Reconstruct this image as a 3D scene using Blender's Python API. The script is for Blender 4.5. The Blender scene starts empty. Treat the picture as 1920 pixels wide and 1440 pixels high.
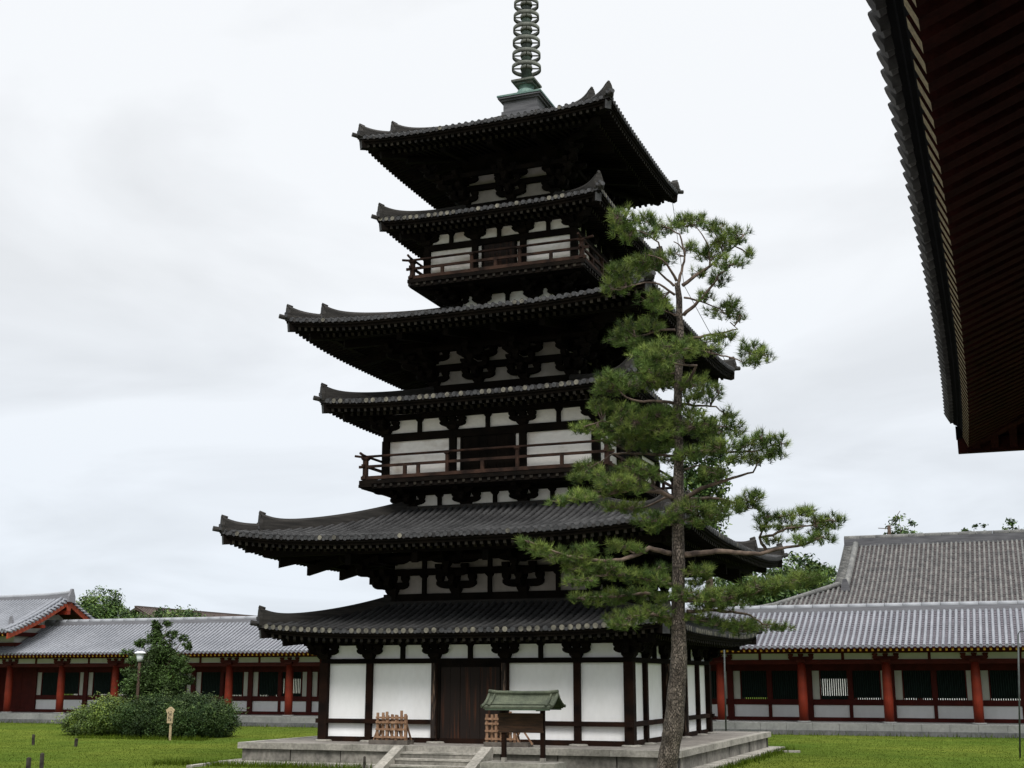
import bpy, math, random
from mathutils import Vector, Matrix
random.seed(7)
R = random.random
U = random.uniform
PI = math.pi
SC = bpy.context.scene
COL = SC.collection

# ------------------------------------------------------------------ camera
CAM = Vector((16.1096, -43.2017, 2.6138))
YAW, PITCH, FPX = -0.3693, 0.2276, 2387.394
FW = Vector((math.sin(YAW) * math.cos(PITCH), math.cos(YAW) * math.cos(PITCH), math.sin(PITCH)))
RT = Vector((math.cos(YAW), -math.sin(YAW), 0))
UP = RT.cross(FW)


def ray(u, v):
    return FW + RT * ((u - 960) / FPX) + UP * ((720 - v) / FPX)


def at(u, v, dist):
    return CAM + ray(u, v) * dist


def atY(u, v, Y):
    d = ray(u, v)
    return CAM + d * ((Y - CAM.y) / d.y)


cd = bpy.data.cameras.new('camera')
cd.sensor_width = 36
cd.lens = FPX / 1920 * 36
cd.clip_end = 3000
cam = bpy.data.objects.new('camera', cd)
COL.objects.link(cam)
m3 = Matrix((RT, UP, -FW)).transposed()
cam.matrix_world = Matrix.Translation(CAM) @ m3.to_4x4()
SC.camera = cam
SC.view_settings.view_transform = 'Standard'
SC.view_settings.look = 'None'
SC.view_settings.exposure = 0.68
SC.view_settings.gamma = 1.0


# ------------------------------------------------------------------ materials
def mat(name, col, rough=.8, var=.25, scale=3.0, bump=0.0, bscale=None, col2=None, stretch=None, spec=.3, detail=5, ramp=(.35, .65), fine=0.0, spread=None):
    m = bpy.data.materials.new(name)
    m.use_nodes = True
    nt = m.node_tree
    N, L = nt.nodes, nt.links
    b = N['Principled BSDF']
    b.inputs['Roughness'].default_value = rough
    b.inputs['Specular IOR Level'].default_value = spec
    tc = N.new('ShaderNodeTexCoord')
    mp = N.new('ShaderNodeMapping')
    L.new(tc.outputs['Object'], mp.inputs['Vector'])
    if stretch:
        mp.inputs['Scale'].default_value = stretch
    nz = N.new('ShaderNodeTexNoise')
    nz.inputs['Scale'].default_value = scale
    nz.inputs['Detail'].default_value = detail
    L.new(mp.outputs[0], nz.inputs['Vector'])
    cr = N.new('ShaderNodeValToRGB')
    cr.color_ramp.elements[0].position = ramp[0]
    cr.color_ramp.elements[1].position = ramp[1]
    c2 = col2 if col2 else tuple(min(1, c * (1 + var)) for c in col)
    c1 = col if col2 else tuple(c * (1 - var) for c in col)
    cr.color_ramp.elements[0].color = (*c1, 1)
    cr.color_ramp.elements[1].color = (*c2, 1)
    L.new(nz.outputs['Fac'], cr.inputs['Fac'])
    out = cr.outputs['Color']
    if fine:
        n2 = N.new('ShaderNodeTexNoise')
        n2.inputs['Scale'].default_value = scale * 9
        n2.inputs['Detail'].default_value = 3
        L.new(mp.outputs[0], n2.inputs['Vector'])
        mr = N.new('ShaderNodeMapRange')
        mr.inputs[1].default_value = .3
        mr.inputs[2].default_value = .7
        mr.inputs[3].default_value = 1 - fine
        mr.inputs[4].default_value = 1 + fine
        L.new(n2.outputs['Fac'], mr.inputs[0])
        mx = N.new('ShaderNodeVectorMath')
        mx.operation = 'SCALE'
        L.new(out, mx.inputs[0])
        L.new(mr.outputs[0], mx.inputs['Scale'])
        out = mx.outputs[0]
    L.new(out, b.inputs['Base Color'])
    if bump:
        n3 = N.new('ShaderNodeTexNoise')
        n3.inputs['Scale'].default_value = bscale or scale * 4
        n3.inputs['Detail'].default_value = 6
        L.new(mp.outputs[0], n3.inputs['Vector'])
        bp = N.new('ShaderNodeBump')
        bp.inputs['Strength'].default_value = bump
        bp.inputs['Distance'].default_value = .05
        L.new(n3.outputs['Fac'], bp.inputs['Height'])
        L.new(bp.outputs['Normal'], b.inputs['Normal'])
    return m


M = {}
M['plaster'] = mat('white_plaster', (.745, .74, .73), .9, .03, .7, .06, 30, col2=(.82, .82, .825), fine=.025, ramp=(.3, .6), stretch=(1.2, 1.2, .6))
M['plaster_old'] = mat('weathered_plaster', (.42, .36, .30), .9, .1, .8, .1, 20, col2=(.74, .715, .68), fine=.05, ramp=(.28, .48), stretch=(1, 1, 1.6))
M['plaster_cream'] = mat('cream_plaster', (0.4960, 0.4880, 0.4400), .9, .06, 2, .05, 20)
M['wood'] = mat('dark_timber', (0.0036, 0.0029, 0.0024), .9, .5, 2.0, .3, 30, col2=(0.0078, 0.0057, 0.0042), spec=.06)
M['plaster_eave_shade'] = mat('eave_shade_plaster', (0.1955, 0.1742, 0.1530), .95, .1, .9, .1, 20, col2=(0.2805, 0.2592, 0.2380), fine=.06)  # darker plaster for the core tiers; deep eave shade put into its colour
M['black_trim'] = mat('black_eave_trim', (.0025, .0025, .003), .95, .3, 3, spec=.02)
M['wood_red'] = mat('weathered_brown_timber', (0.0048, 0.0027, 0.0021), .85, .5, 1.3, .3, 25, col2=(0.0192, 0.0078, 0.0042), spec=.1)
M['wood_rail'] = mat('railing_timber', (0.0120, 0.0075, 0.0060), .85, .4, 2.5, .3, 25, col2=(0.0413, 0.0225, 0.0158), spec=.1)
M['wood_end'] = mat('rafter_end_timber', (.005, .004, .003), .95, .4, 4, 0, col2=(.026, .021, .013), ramp=(.4, .75))
M['door'] = mat('door_planks', (0.0113, 0.0066, 0.0047), .7, .5, 1.0, .2, 20, col2=(0.0803, 0.0246, 0.0085), stretch=(14, 14, .5), spec=.2, ramp=(.55, .85))
M['door_post'] = mat('peeling_door_post', (0.0140, 0.0091, 0.0070), .8, .5, 3.0, .3, 20, col2=(0.1400, 0.0910, 0.0630), stretch=(5, 5, 1), ramp=(.5, .7))
M['tile'] = mat('old_roof_tile', (0.0153, 0.0153, 0.0157), .8, .3, 1.6, .15, 14, col2=(0.0381, 0.0381, 0.0386), fine=.35, spec=.3)
M['pan'] = mat('old_pan_tile', (0.0132, 0.0126, 0.0132), .85, .3, 1.6, .15, 14, col2=(0.0300, 0.0282, 0.0270), fine=.3)
M['disc_light'] = mat('lichen_tile_end', (0.0560, 0.0528, 0.0448), .9, .3, 5, 0, col2=(0.1760, 0.1640, 0.1320))
M['disc_dark'] = mat('grey_tile_end', (0.0238, 0.0246, 0.0268), .8, .3, 8, 0, col2=(0.0518, 0.0518, 0.0540))
M['ridge'] = mat('ridge_tile', (0.0134, 0.0125, 0.0115), .9, .3, 1.2, .3, 12, col2=(0.0312, 0.0283, 0.0254), stretch=(1, 1, 14), fine=.25)
M['tile_new'] = mat('pale_grey_roof_tile', (0.1277, 0.1354, 0.1533), .6, .1, .6, .1, 10, col2=(0.1664, 0.1741, 0.1935), fine=.12, spec=.4)
M['pan_new'] = mat('purplish_pan_tile', (0.0549, 0.0502, 0.0605), .75, .2, .8, .1, 10, col2=(0.0899, 0.0814, 0.0946), fine=.2)
M['disc_new'] = mat('grey_new_tile_end', (.09, .095, .11), .7, .3, 20, 0, col2=(.2, .21, .23))
M['ridge_new'] = mat('grey_ridge_course', (0.1275, 0.1275, 0.1403), .7, .1, 1, .1, 10, col2=(0.1700, 0.1700, 0.1870), stretch=(1, 1, 18))
M['ridge_cap'] = mat('pale_ridge_cap', (0.2040, 0.2125, 0.2295), .6, .1, 1, .1)
M['tile_hall'] = mat('mottled_roof_tile', (0.0627, 0.0640, 0.0634), .85, .2, 2.0, .15, 9, col2=(0.1254, 0.1241, 0.1175), fine=.4)
M['pan_hall'] = mat('brown_pan_tile', (0.0224, 0.0182, 0.0189), .85, .3, 2.0, .1, 9, col2=(0.0525, 0.0420, 0.0420), fine=.5)
M['ridge_hall'] = mat('dark_grey_ridge', (0.0600, 0.0600, 0.0660), .8, .2, 1, .1, 9, col2=(0.1050, 0.1050, 0.1125), stretch=(1, 1, 10))
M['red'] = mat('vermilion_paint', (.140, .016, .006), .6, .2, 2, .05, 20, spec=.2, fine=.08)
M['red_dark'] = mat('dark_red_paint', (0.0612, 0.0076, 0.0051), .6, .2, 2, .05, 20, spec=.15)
M['red_barge'] = mat('bright_vermilion', (0.2380, 0.0382, 0.0136), .6, .1, 2)
M['yellow'] = mat('yellow_ochre_paint', (.46, .25, .025), .7, .15, 9)
M['yellow_dusty'] = mat('dusty_yellow_end', (0.0585, 0.0450, 0.0203), .9, .3, 30, 0, col2=(0.1440, 0.1170, 0.0585))
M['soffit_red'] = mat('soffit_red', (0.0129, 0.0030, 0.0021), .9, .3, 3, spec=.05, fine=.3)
M['green'] = mat('dark_green_lattice', (0.0030, 0.0140, 0.0100), .6, .2, 4)
M['green_board'] = mat('green_black_board', (.004, .012, .010), .8, .2, 3)
M['stone'] = mat('granite', (0.1620, 0.1530, 0.1323), .9, .2, 1.3, .2, 40, col2=(0.2970, 0.2790, 0.2448), fine=.25)
M['stone_face'] = mat('streaked_granite', (0.0595, 0.0561, 0.0485), .9, .2, 1.0, .2, 40, col2=(0.2040, 0.1913, 0.1658), stretch=(1, 1, .8), fine=.3, ramp=(.25, .6))
M['stone_joint'] = mat('stone_joint', (.03, .028, .024), .9, .2, 4)
M['floor_stone'] = mat('dusty_platform_floor', (0.1408, 0.1285, 0.1126), .95, .2, 1.1, .2, 30, col2=(0.2112, 0.1936, 0.1734), fine=.2)
M['curb'] = mat('grey_curb', (0.1394, 0.1435, 0.1378), .9, .15, .8, .1, 20, col2=(0.1968, 0.1993, 0.1911), fine=.12)
M['curb_dark'] = mat('grey_curb_base', (0.0723, 0.0748, 0.0748), .9, .15, .9, .1, 20, col2=(0.1105, 0.1105, 0.1105), fine=.2)
M['verdigris'] = mat('verdigris_copper', (0.0506, 0.1011, 0.0939), .75, .3, 1.6, 0, col2=(0.1156, 0.1806, 0.1553), fine=.2)
M['bronze'] = mat('patinated_bronze', (0.0480, 0.0504, 0.0424), .8, .3, 2.5, 0, col2=(0.1040, 0.1120, 0.0944), fine=.3)
M['bronze_green'] = mat('green_bronze_tube', (.018, .024, .021), .7, .3, 1.8, 0, col2=(.06, .085, .07), fine=.3)
M['copper_roof'] = mat('green_copper_roof', (0.0338, 0.0420, 0.0270), .8, .2, 3, .05, 20, col2=(0.0713, 0.0810, 0.0525), fine=.3)
M['copper_dark'] = mat('dark_copper_trim', (.06, .085, .055), .65, .2, 3)
M['board'] = mat('notice_wood', (0.0210, 0.0105, 0.0060), .8, .3, 3, .1, 30, col2=(0.0562, 0.0263, 0.0128), stretch=(1, 1, 9))
M['pale_wood'] = mat('pale_cedar', (0.1275, 0.0638, 0.0340), .8, .25, 4, .1, 30, col2=(0.2550, 0.1530, 0.0935), stretch=(2, 2, .6))
M['old_wood'] = mat('grey_old_wood', (.05, .043, .036), .9, .3, 4, .2, 30, col2=(.11, .095, .08))
M['stake'] = mat('burnt_stake_wood', (.012, .010, .008), .9, .3, 6, .2, 20, col2=(.05, .042, .035))
M['sign_wood'] = mat('tan_sign_wood', (.36, .28, .17), .8, .15, 5, .1, 30)
M['lamp_white'] = mat('white_lamp_glass', (.70, .72, .76), .4, .05, 3)
M['rust_pole'] = mat('rusty_pole', (.05, .03, .02), .8, .3, 5)
M['steel'] = mat('grey_green_steel', (0.0360, 0.0440, 0.0420), .5, .2, 5)
M['ink'] = mat('ink', (.03, .025, .02), .9, .1, 5)
M['bark'] = mat('pine_bark', (0.0672, 0.0538, 0.0433), .95, .4, 3.0, 1.0, 7, col2=(0.2018, 0.1674, 0.1405), stretch=(2.6, 2.6, .9), fine=.4)


def bark_mat():
    m = M['bark']
    N, L = m.node_tree.nodes, m.node_tree.links
    b = N['Principled BSDF']
    mp = next(n for n in N if n.type == 'MAPPING')
    vo = N.new('ShaderNodeTexVoronoi')
    vo.feature = 'DISTANCE_TO_EDGE'
    vo.inputs['Scale'].default_value = 11
    L.new(mp.outputs[0], vo.inputs['Vector'])
    mr = N.new('ShaderNodeMapRange')
    mr.inputs[1].default_value, mr.inputs[2].default_value = .0, .16
    mr.inputs[3].default_value, mr.inputs[4].default_value = .38, 1.05
    L.new(vo.outputs['Distance'], mr.inputs[0])
    src = b.inputs['Base Color'].links[0].from_socket
    sc_ = N.new('ShaderNodeVectorMath')
    sc_.operation = 'SCALE'
    L.new(src, sc_.inputs[0])
    L.new(mr.outputs[0], sc_.inputs['Scale'])
    L.new(sc_.outputs[0], b.inputs['Base Color'])
    bp = next(n for n in N if n.type == 'BUMP')
    L.new(mr.outputs[0], bp.inputs['Height'])
    bp.inputs['Distance'].default_value = .06


bark_mat()
M['twig'] = mat('pine_branch_bark', (0.0438, 0.0312, 0.0250), .95, .3, 5, .5, 10, col2=(0.1438, 0.1063, 0.0813))
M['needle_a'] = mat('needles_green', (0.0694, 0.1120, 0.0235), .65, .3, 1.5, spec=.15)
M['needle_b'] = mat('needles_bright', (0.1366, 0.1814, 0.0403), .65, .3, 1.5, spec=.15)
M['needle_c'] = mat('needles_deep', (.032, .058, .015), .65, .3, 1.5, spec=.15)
M['leaf_a'] = mat('leaf_mid_green', (0.0495, 0.0945, 0.0162), .55, .3, .8)
M['leaf_b'] = mat('leaf_yellow_green', (0.0945, 0.1395, 0.0234), .55, .3, .8)
M['leaf_c'] = mat('leaf_deep_green', (.015, .034, .008), .6, .35, .8, spec=.15)
M['leaf_d'] = mat('leaf_dark_shrub', (.026, .047, .010), .6, .35, .8, spec=.15)
M['hagi_a'] = mat('bush_leaf_olive', (0.0486, 0.0810, 0.0108), .6, .3, .8)
M['hagi_b'] = mat('bush_leaf_bright', (0.1188, 0.1620, 0.0173), .6, .3, .8)
M['trunk'] = mat('brown_trunk', (.05, .035, .025), .9, .3, 4, .4, 10)
M['brown_roof'] = mat('brown_far_roof', (0.0630, 0.0468, 0.0405), .85, .2, 2, .1, 8, stretch=(1, 1, 6))
M['blade_a'] = mat('grass_blade', (0.0522, 0.0756, 0.0072), .9, .2, .4, spec=0)
M['blade_b'] = mat('grass_blade_dark', (0.0360, 0.0576, 0.0063), .9, .2, .4, spec=0)


# ground: patchy mown lawn
def lawn_mat():
    m = bpy.data.materials.new('lawn')
    m.use_nodes = True
    N, L = m.node_tree.nodes, m.node_tree.links
    b = N['Principled BSDF']
    b.inputs['Roughness'].default_value = .95
    b.inputs['Specular IOR Level'].default_value = 0
    tc = N.new('ShaderNodeTexCoord')
    def noise(s, d=6):
        n = N.new('ShaderNodeTexNoise')
        n.inputs['Scale'].default_value = s
        n.inputs['Detail'].default_value = d
        L.new(tc.outputs['Object'], n.inputs['Vector'])
        return n
    n1, n2, n3 = noise(.16), noise(1.1), noise(9, 8)
    cr = N.new('ShaderNodeValToRGB')
    e = cr.color_ramp.elements
    e[0].position, e[0].color = .36, (.046, .073, .012, 1)
    e[1].position, e[1].color = .66, (.080, .100, .017, 1)
    L.new(n1.outputs['Fac'], cr.inputs['Fac'])
    def mul(c, n, lo, hi):
        mr = N.new('ShaderNodeMapRange')
        mr.inputs[1].default_value, mr.inputs[2].default_value = .3, .7
        mr.inputs[3].default_value, mr.inputs[4].default_value = lo, hi
        L.new(n.outputs['Fac'], mr.inputs[0])
        s = N.new('ShaderNodeVectorMath')
        s.operation = 'SCALE'
        L.new(c, s.inputs[0])
        L.new(mr.outputs[0], s.inputs['Scale'])
        return s.outputs[0]
    c = mul(cr.outputs['Color'], n2, .78, 1.2)
    c = mul(c, n3, .86, 1.13)
    L.new(c, b.inputs['Base Color'])
    bp = N.new('ShaderNodeBump')
    bp.inputs['Strength'].default_value = .6
    bp.inputs['Distance'].default_value = .06
    L.new(n3.outputs['Fac'], bp.inputs['Height'])
    L.new(bp.outputs['Normal'], b.inputs['Normal'])
    return m


M['lawn'] = lawn_mat()
M['gravel'] = mat('pale_gravel', (.26, .245, .22), .95, .2, 2.0, .6, 60, col2=(.36, .34, .31), fine=.3)


# ------------------------------------------------------------------ mesh builder
class MB:
    def __init__(s, mats=('wood',)):
        s.v, s.f, s.mi = [], [], []
        s.mats = list(mats)
        s.smooth = []

    def face(s, idx, mi=0, sm=False):
        s.f.append(idx)
        s.mi.append(mi)
        s.smooth.append(sm)

    def add(s, vs, fs, mi=0, sm=False):
        o = len(s.v)
        s.v += [tuple(v) for v in vs]
        for f in fs:
            s.face([i + o for i in f], mi, sm)

    def quad(s, a, b, c, d, mi=0):
        s.add([a, b, c, d], [(0, 1, 2, 3)], mi)

    def box(s, c, d, mi=0, rz=0):
        x, y, z = d[0] / 2, d[1] / 2, d[2] / 2
        ca, sa = math.cos(rz), math.sin(rz)
        vs = []
        for X, Y, Z in ((-x, -y, -z), (x, -y, -z), (x, y, -z), (-x, y, -z), (-x, -y, z), (x, -y, z), (x, y, z), (-x, y, z)):
            vs.append((c[0] + X * ca - Y * sa, c[1] + X * sa + Y * ca, c[2] + Z))
        s.add(vs, BOXF, mi)

    def bx(s, x0, x1, y0, y1, z0, z1, mi=0):
        s.box(((x0 + x1) / 2, (y0 + y1) / 2, (z0 + z1) / 2), (abs(x1 - x0), abs(y1 - y0), abs(z1 - z0)), mi)

    def beam(s, a, b, w, h, mi=0, endmi=None, up=(0, 0, 1)):
        a, b = Vector(a), Vector(b)
        d = (b - a).normalized()
        sd = d.cross(Vector(up))
        if sd.length < 1e-6:
            sd = Vector((1, 0, 0))
        sd.normalize()
        u = sd.cross(d)
        vs = []
        for p in (a, b):
            for i, j in ((-1, -1), (1, -1), (1, 1), (-1, 1)):
                vs.append(p + sd * (i * w / 2) + u * (j * h / 2))
        o = len(s.v)
        s.v += [tuple(v) for v in vs]
        for k, f in enumerate(((0, 1, 5, 4), (1, 2, 6, 5), (2, 3, 7, 6), (3, 0, 4, 7))):
            s.face([i + o for i in f], mi)
        s.face([o + 3, o + 2, o + 1, o], mi if endmi is None else endmi)
        s.face([o + 4, o + 5, o + 6, o + 7], mi)

    def tube(s, pts, rad, n=8, mi=0, caps=True, half=False, capmi=None, sm=True):
        pts = [Vector(p) for p in pts]
        if not hasattr(rad, '__len__'):
            rad = [rad] * len(pts)
        rings = []
        ref = None
        for i, p in enumerate(pts):
            if i == 0:
                d = pts[1] - p
            elif i == len(pts) - 1:
                d = p - pts[i - 1]
            else:
                d = pts[i + 1] - pts[i - 1]
            if d.length < 1e-9:
                d = Vector((0, 0, 1))
            d.normalize()
            if ref is None:
                ref = Vector((0, 0, 1)) if abs(d.z) < .9 else Vector((1, 0, 0))
            a = d.cross(ref)
            if a.length < 1e-4:
                a = d.cross(Vector((0, 1, 0)))
            a.normalize()
            b = a.cross(d)
            if abs(d.z) >= .9:
                ref = b
            k = n if not half else n + 1
            o = len(s.v)
            for j in range(k):
                t = (2 * PI * j / n) if not half else (PI * j / n)
                s.v.append(tuple(p + a * (math.cos(t) * rad[i]) + b * (math.sin(t) * rad[i])))
            rings.append(o)
        k = n if not half else n + 1
        for i in range(len(rings) - 1):
            for j in range(n):
                j2 = (j + 1) % k
                s.face([rings[i] + j, rings[i + 1] + j, rings[i + 1] + j2, rings[i] + j2], mi, sm)
        if caps:
            cm = mi if capmi is None else capmi
            s.face([rings[0] + j for j in range(k)], cm)
            s.face([rings[-1] + j for j in reversed(range(k))], mi)

    def prism(s, poly, axis_o, ax, ay, az, th, mi=0):
        """poly in (ax, az) plane, extruded +-th/2 along ay"""
        o = Vector(axis_o)
        ax, ay, az = Vector(ax), Vector(ay), Vector(az)
        n = len(poly)
        vs = [o + ax * p[0] + az * p[1] - ay * (th / 2) for p in poly] + [o + ax * p[0] + az * p[1] + ay * (th / 2) for p in poly]
        fs = [tuple(range(n)), tuple(reversed(range(n, 2 * n)))]
        for i in range(n):
            j = (i + 1) % n
            fs.append((j, i, i + n, j + n))
        s.add(vs, fs, mi)

    def lathe(s, prof, c=(0, 0, 0), n=16, mi=0):
        o = len(s.v)
        for r, z in prof:
            for j in range(n):
                t = 2 * PI * j / n
                s.v.append((c[0] + r * math.cos(t), c[1] + r * math.sin(t), c[2] + z))
        for i in range(len(prof) - 1):
            for j in range(n):
                k = (j + 1) % n
                s.face([o + i * n + j, o + i * n + k, o + (i + 1) * n + k, o + (i + 1) * n + j], mi, True)
        s.face([o + j for j in reversed(range(n))], mi)
        s.face([o + (len(prof) - 1) * n + j for j in range(n)], mi)

    def frustum(s, c, b, t, h, mi=0):
        """square block: lower half b, upper half t"""
        vs = []
        for w, z in ((b, 0), (t, h * .5), (t, h)):
            vs += [(c[0] - w, c[1] - w, c[2] + z), (c[0] + w, c[1] - w, c[2] + z), (c[0] + w, c[1] + w, c[2] + z), (c[0] - w, c[1] + w, c[2] + z)]
        fs = [(3, 2, 1, 0), (8, 9, 10, 11)]
        for k in (0, 4):
            for j in range(4):
                fs.append((k + j, k + (j + 1) % 4, k + 4 + (j + 1) % 4, k + 4 + j))
        s.add(vs, fs, mi)

    def rot4(s, n=4):
        """repeat what is in here on the four sides"""
        v0, f0, m0, s0 = list(s.v), list(s.f), list(s.mi), list(s.smooth)
        for k in range(1, n):
            o = len(s.v)
            for x, y, z in v0:
                for _ in range(k):
                    x, y = -y, x
                s.v.append((x, y, z))
            s.f += [[i + o for i in f] for f in f0]
            s.mi += m0
            s.smooth += s0
        return s

    def mesh(s, name):
        me = bpy.data.meshes.new(name)
        me.from_pydata(s.v, [], s.f)
        for k in s.mats:
            me.materials.append(M[k])
        me.polygons.foreach_set('material_index', s.mi)
        me.polygons.foreach_set('use_smooth', s.smooth)
        me.update()
        return me

    def build(s, name, parent=None, loc=(0, 0, 0), rz=0):
        return put(s.mesh(name), name, parent, loc, rz)


BOXF = [(3, 2, 1, 0), (4, 5, 6, 7), (0, 1, 5, 4), (1, 2, 6, 5), (2, 3, 7, 6), (3, 0, 4, 7)]


def put(me, name, parent=None, loc=(0, 0, 0), rz=0):
    o = bpy.data.objects.new(name, me)
    COL.objects.link(o)
    o.location = loc
    o.rotation_euler = (0, 0, rz)
    if parent:
        o.parent = parent
    return o


def tag(o, label=None, cat=None, group=None, kind=None):
    if label: o['label'] = label
    if cat: o['category'] = cat
    if group: o['group'] = group
    if kind: o['kind'] = kind
    return o


def thing(name, label, cat, loc=(0, 0, 0), rz=0, group=None):
    return tag(put(None, name, None, loc, rz), label, cat, group)


def copy_tree(o, parent=None):
    c = o.copy()
    COL.objects.link(c)
    c.parent = parent
    for ch in list(o.children):
        copy_tree(ch, c)
    return c


def rot(x, y, k):
    for _ in range(k % 4):
        x, y = -y, x
    return x, y


# ================================================================== GROUND
g = MB(('lawn',))
S = 1500
g.quad((-S, -S, 0), (S, -S, 0), (S, S, 0), (-S, S, 0))
tag(g.build('ground'), kind='structure')
g = MB(('gravel',))
g.quad((-60, -70, .006), (60, -70, .006), (60, -17.5, .006), (-60, -17.5, .006))
tag(g.build('gravel_court'), kind='structure')

# ================================================================== PAGODA
pag = thing('pagoda', 'tall dark timber pagoda with white walls and six tiled roofs on a stone platform', 'pagoda')


class Roof:
    def __init__(s, H, ht, zm, zc, zt, a, p=3.4):
        s.H, s.ht, s.zm, s.zc, s.zt, s.a, s.p = H, ht, zm, zc, zt, a, p

    def z(s, x, y):
        t = (s.H - y) / (s.H - s.ht)
        q = min(1, abs(x) / max(y, 1e-6))
        t2 = max(t, -.1)
        return s.zm + (s.zt - s.zm) * (s.a * t2 + (1 - s.a) * t2 * abs(t2)) + (s.zc - s.zm) * q ** s.p * (max(0, 1 - t)) ** 1.3

    def zu(s, x):           # eave line height along the side
        return s.z(x, s.H)


def hip_ridge(rf, n=26, double=True, w=.26, base=.29):
    """tile ridges on the front-left hip; returns lists of ridge and end tile builders"""
    bs, es = [], []
    H, ht = rf.H, rf.ht
    d0 = H - .10
    segs = []
    if double:
        split = H - .98
        segs = [(split, ht - .12, base + .05, .26), (d0, split + .02, base - .06, .24)]
    else:
        segs = [(d0, ht - .12, base, .26)]
    dv = Vector((-1, -1, 0)).normalized()
    sd = Vector((1, -1, 0)).normalized()
    for h0, h1, bh, fl in segs:
        b = MB(('ridge', 'tile'))
        bs.append(b)
        rows = []
        k = max(6, int(n * (h0 - h1) / (H - ht)) + 5)
        for i in range(k + 1):
            f = (i / k) ** 1.5
            h = h0 + (h1 - h0) * f
            zb = rf.z(h, h) - .06
            top = zb + .06 + bh + fl * math.exp(-(h0 - h) / .28)
            out = .10 * math.exp(-(h0 - h) / .10)
            c = Vector((-h, -h, 0))
            rows.append([c + sd * (-w / 2) + Vector((0, 0, zb)), c + sd * (w / 2) + Vector((0, 0, zb)),
                         c + sd * (w / 2) + dv * out * .5 + Vector((0, 0, top - .05)), c + sd * (w * .3) + dv * out + Vector((0, 0, top + .03)),
                         c - sd * (w * .3) + dv * out + Vector((0, 0, top + .03)), c + sd * (-w / 2) + dv * out * .5 + Vector((0, 0, top - .05))])
        o = len(b.v)
        for r in rows:
            b.v += [tuple(p) for p in r]
        for i in range(k):
            for j in range(6):
                j2 = (j + 1) % 6
                b.face([o + i * 6 + j, o + (i + 1) * 6 + j, o + (i + 1) * 6 + j2, o + i * 6 + j2], 0)
            b.face([o + j for j in range(6)], 0)
            b.face([o + k * 6 + j for j in reversed(range(6))], 0)
    for h0, h1, bh, fl in segs:
        e = MB(('ridge', 'disc_dark'))
        es.append(e)
        z0 = rf.z(h0, h0)
        c = Vector((-h0, -h0, z0)) + dv * .02
        tp = bh + fl
        poly = [(-.17, 0), (.17, 0), (.18, tp * .45), (.13, tp * .7), (.10, tp * .92), (.04, tp * 1.02), (-.04, tp * 1.02), (-.10, tp * .92), (-.13, tp * .7), (-.18, tp * .45)]
        e.prism(poly, c + dv * .04, sd, dv, (0, 0, 1), .10)
        for q, zz in ((-.1, .2), (.1, .2), (0, .42)):
            e.box(c + dv * .10 + sd * q + Vector((0, 0, tp * zz)), (.10, .10, .1), 1, PI / 4)
        # round tile poking out above the ornament
        e.tube([c + Vector((0, 0, tp * .98)) - dv * .12, c + Vector((0, 0, tp * 1.1)) + dv * .09], .055, 8, 0, capmi=1)
    c = Vector((-H, -H, rf.z(H, H) + .03))
    e.tube([c + dv * .22 + Vector((0, 0, .07)), c - dv * .25], .085, 8, 0, capmi=1)
    return bs, es


def tile_roof(rf, pitch, rad, light, name='tile_roof', double=True):
    H, ht = rf.H, rf.ht
    b = MB(('tile', 'pan', 'disc_light', 'disc_dark'))
    # stepped pan tiles
    ns = 22
    nt = max(6, int((H - ht) / .23))
    cols = [-1 + 2 * i / ns for i in range(ns + 1)]
    for k in range(nt):
        y0 = H - (H - ht) * k / nt
        y1 = H - (H - ht) * (k + 1) / nt
        o = len(b.v)
        for c in cols:
            b.v.append((c * y0, -y0, rf.z(c * y0, y0) + .03))
        for c in cols:
            b.v.append((c * y1, -y1, rf.z(c * y1, y1)))
        for c in cols:
            b.v.append((c * y0, -y0, rf.z(c * y0, y0) - (.0 if k else .05)))
        m = ns + 1
        for i in range(ns):
            b.face([o + i, o + i + 1, o + m + i + 1, o + m + i], 1)
            b.face([o + 2 * m + i, o + 2 * m + i + 1, o + i + 1, o + i], 1)
    # round cover tiles
    n = int(H / pitch)
    for i in range(-n, n + 1):
        x = i * pitch
        top = max(ht, abs(x) + .02)
        L = H + .03 - top
        if L < .12:
            continue
        kk = max(1, int(L / .42))
        pts, rr = [], []
        for j in range(kk + 1):
            y = H + .03 - L * j / kk
            p = (x, -y, rf.z(x, min(y, H)) + .03)
            if 0 < j < kk:
                pts.append((p[0], p[1] - .012, p[2]))
                rr.append(rad * .90)
            pts.append(p)
            rr.append(rad)
        rr[-1] = rad * .9
        b.tube(pts, rr, 6, 0, caps=False, half=True)
        # end disc
        z = rf.zu(x) + .03
        o = len(b.v)
        for j in range(10):
            t = 2 * PI * j / 10
            b.v.append((x + rad * 1.02 * math.cos(t), -(H + .034), z - .012 + rad * 1.02 * math.sin(t)))
        b.face([o + j for j in range(10)], 2 if R() < light else 3)
        # drooping lip of the pan tile between two rows
        if i < n and abs(x + pitch) < H - .05:
            xa, xb = x + rad * .7, x + pitch - rad * .7
            za, zb = rf.zu(xa) + .0, rf.zu(xb) + .0
            xm = (xa + xb) / 2
            zmid = rf.zu(xm)
            o = len(b.v)
            b.v += [(xa, -H - .015, za + .02), (xb, -H - .015, zb + .02), (xb, -H - .015, zb - .05), (xm, -H - .015, zmid - .085), (xa, -H - .015, za - .05)]
            b.face([o, o + 4, o + 3, o + 2, o + 1], 3 if R() < .5 else 1)
    b.rot4()
    return b.build(name, pag)


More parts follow.
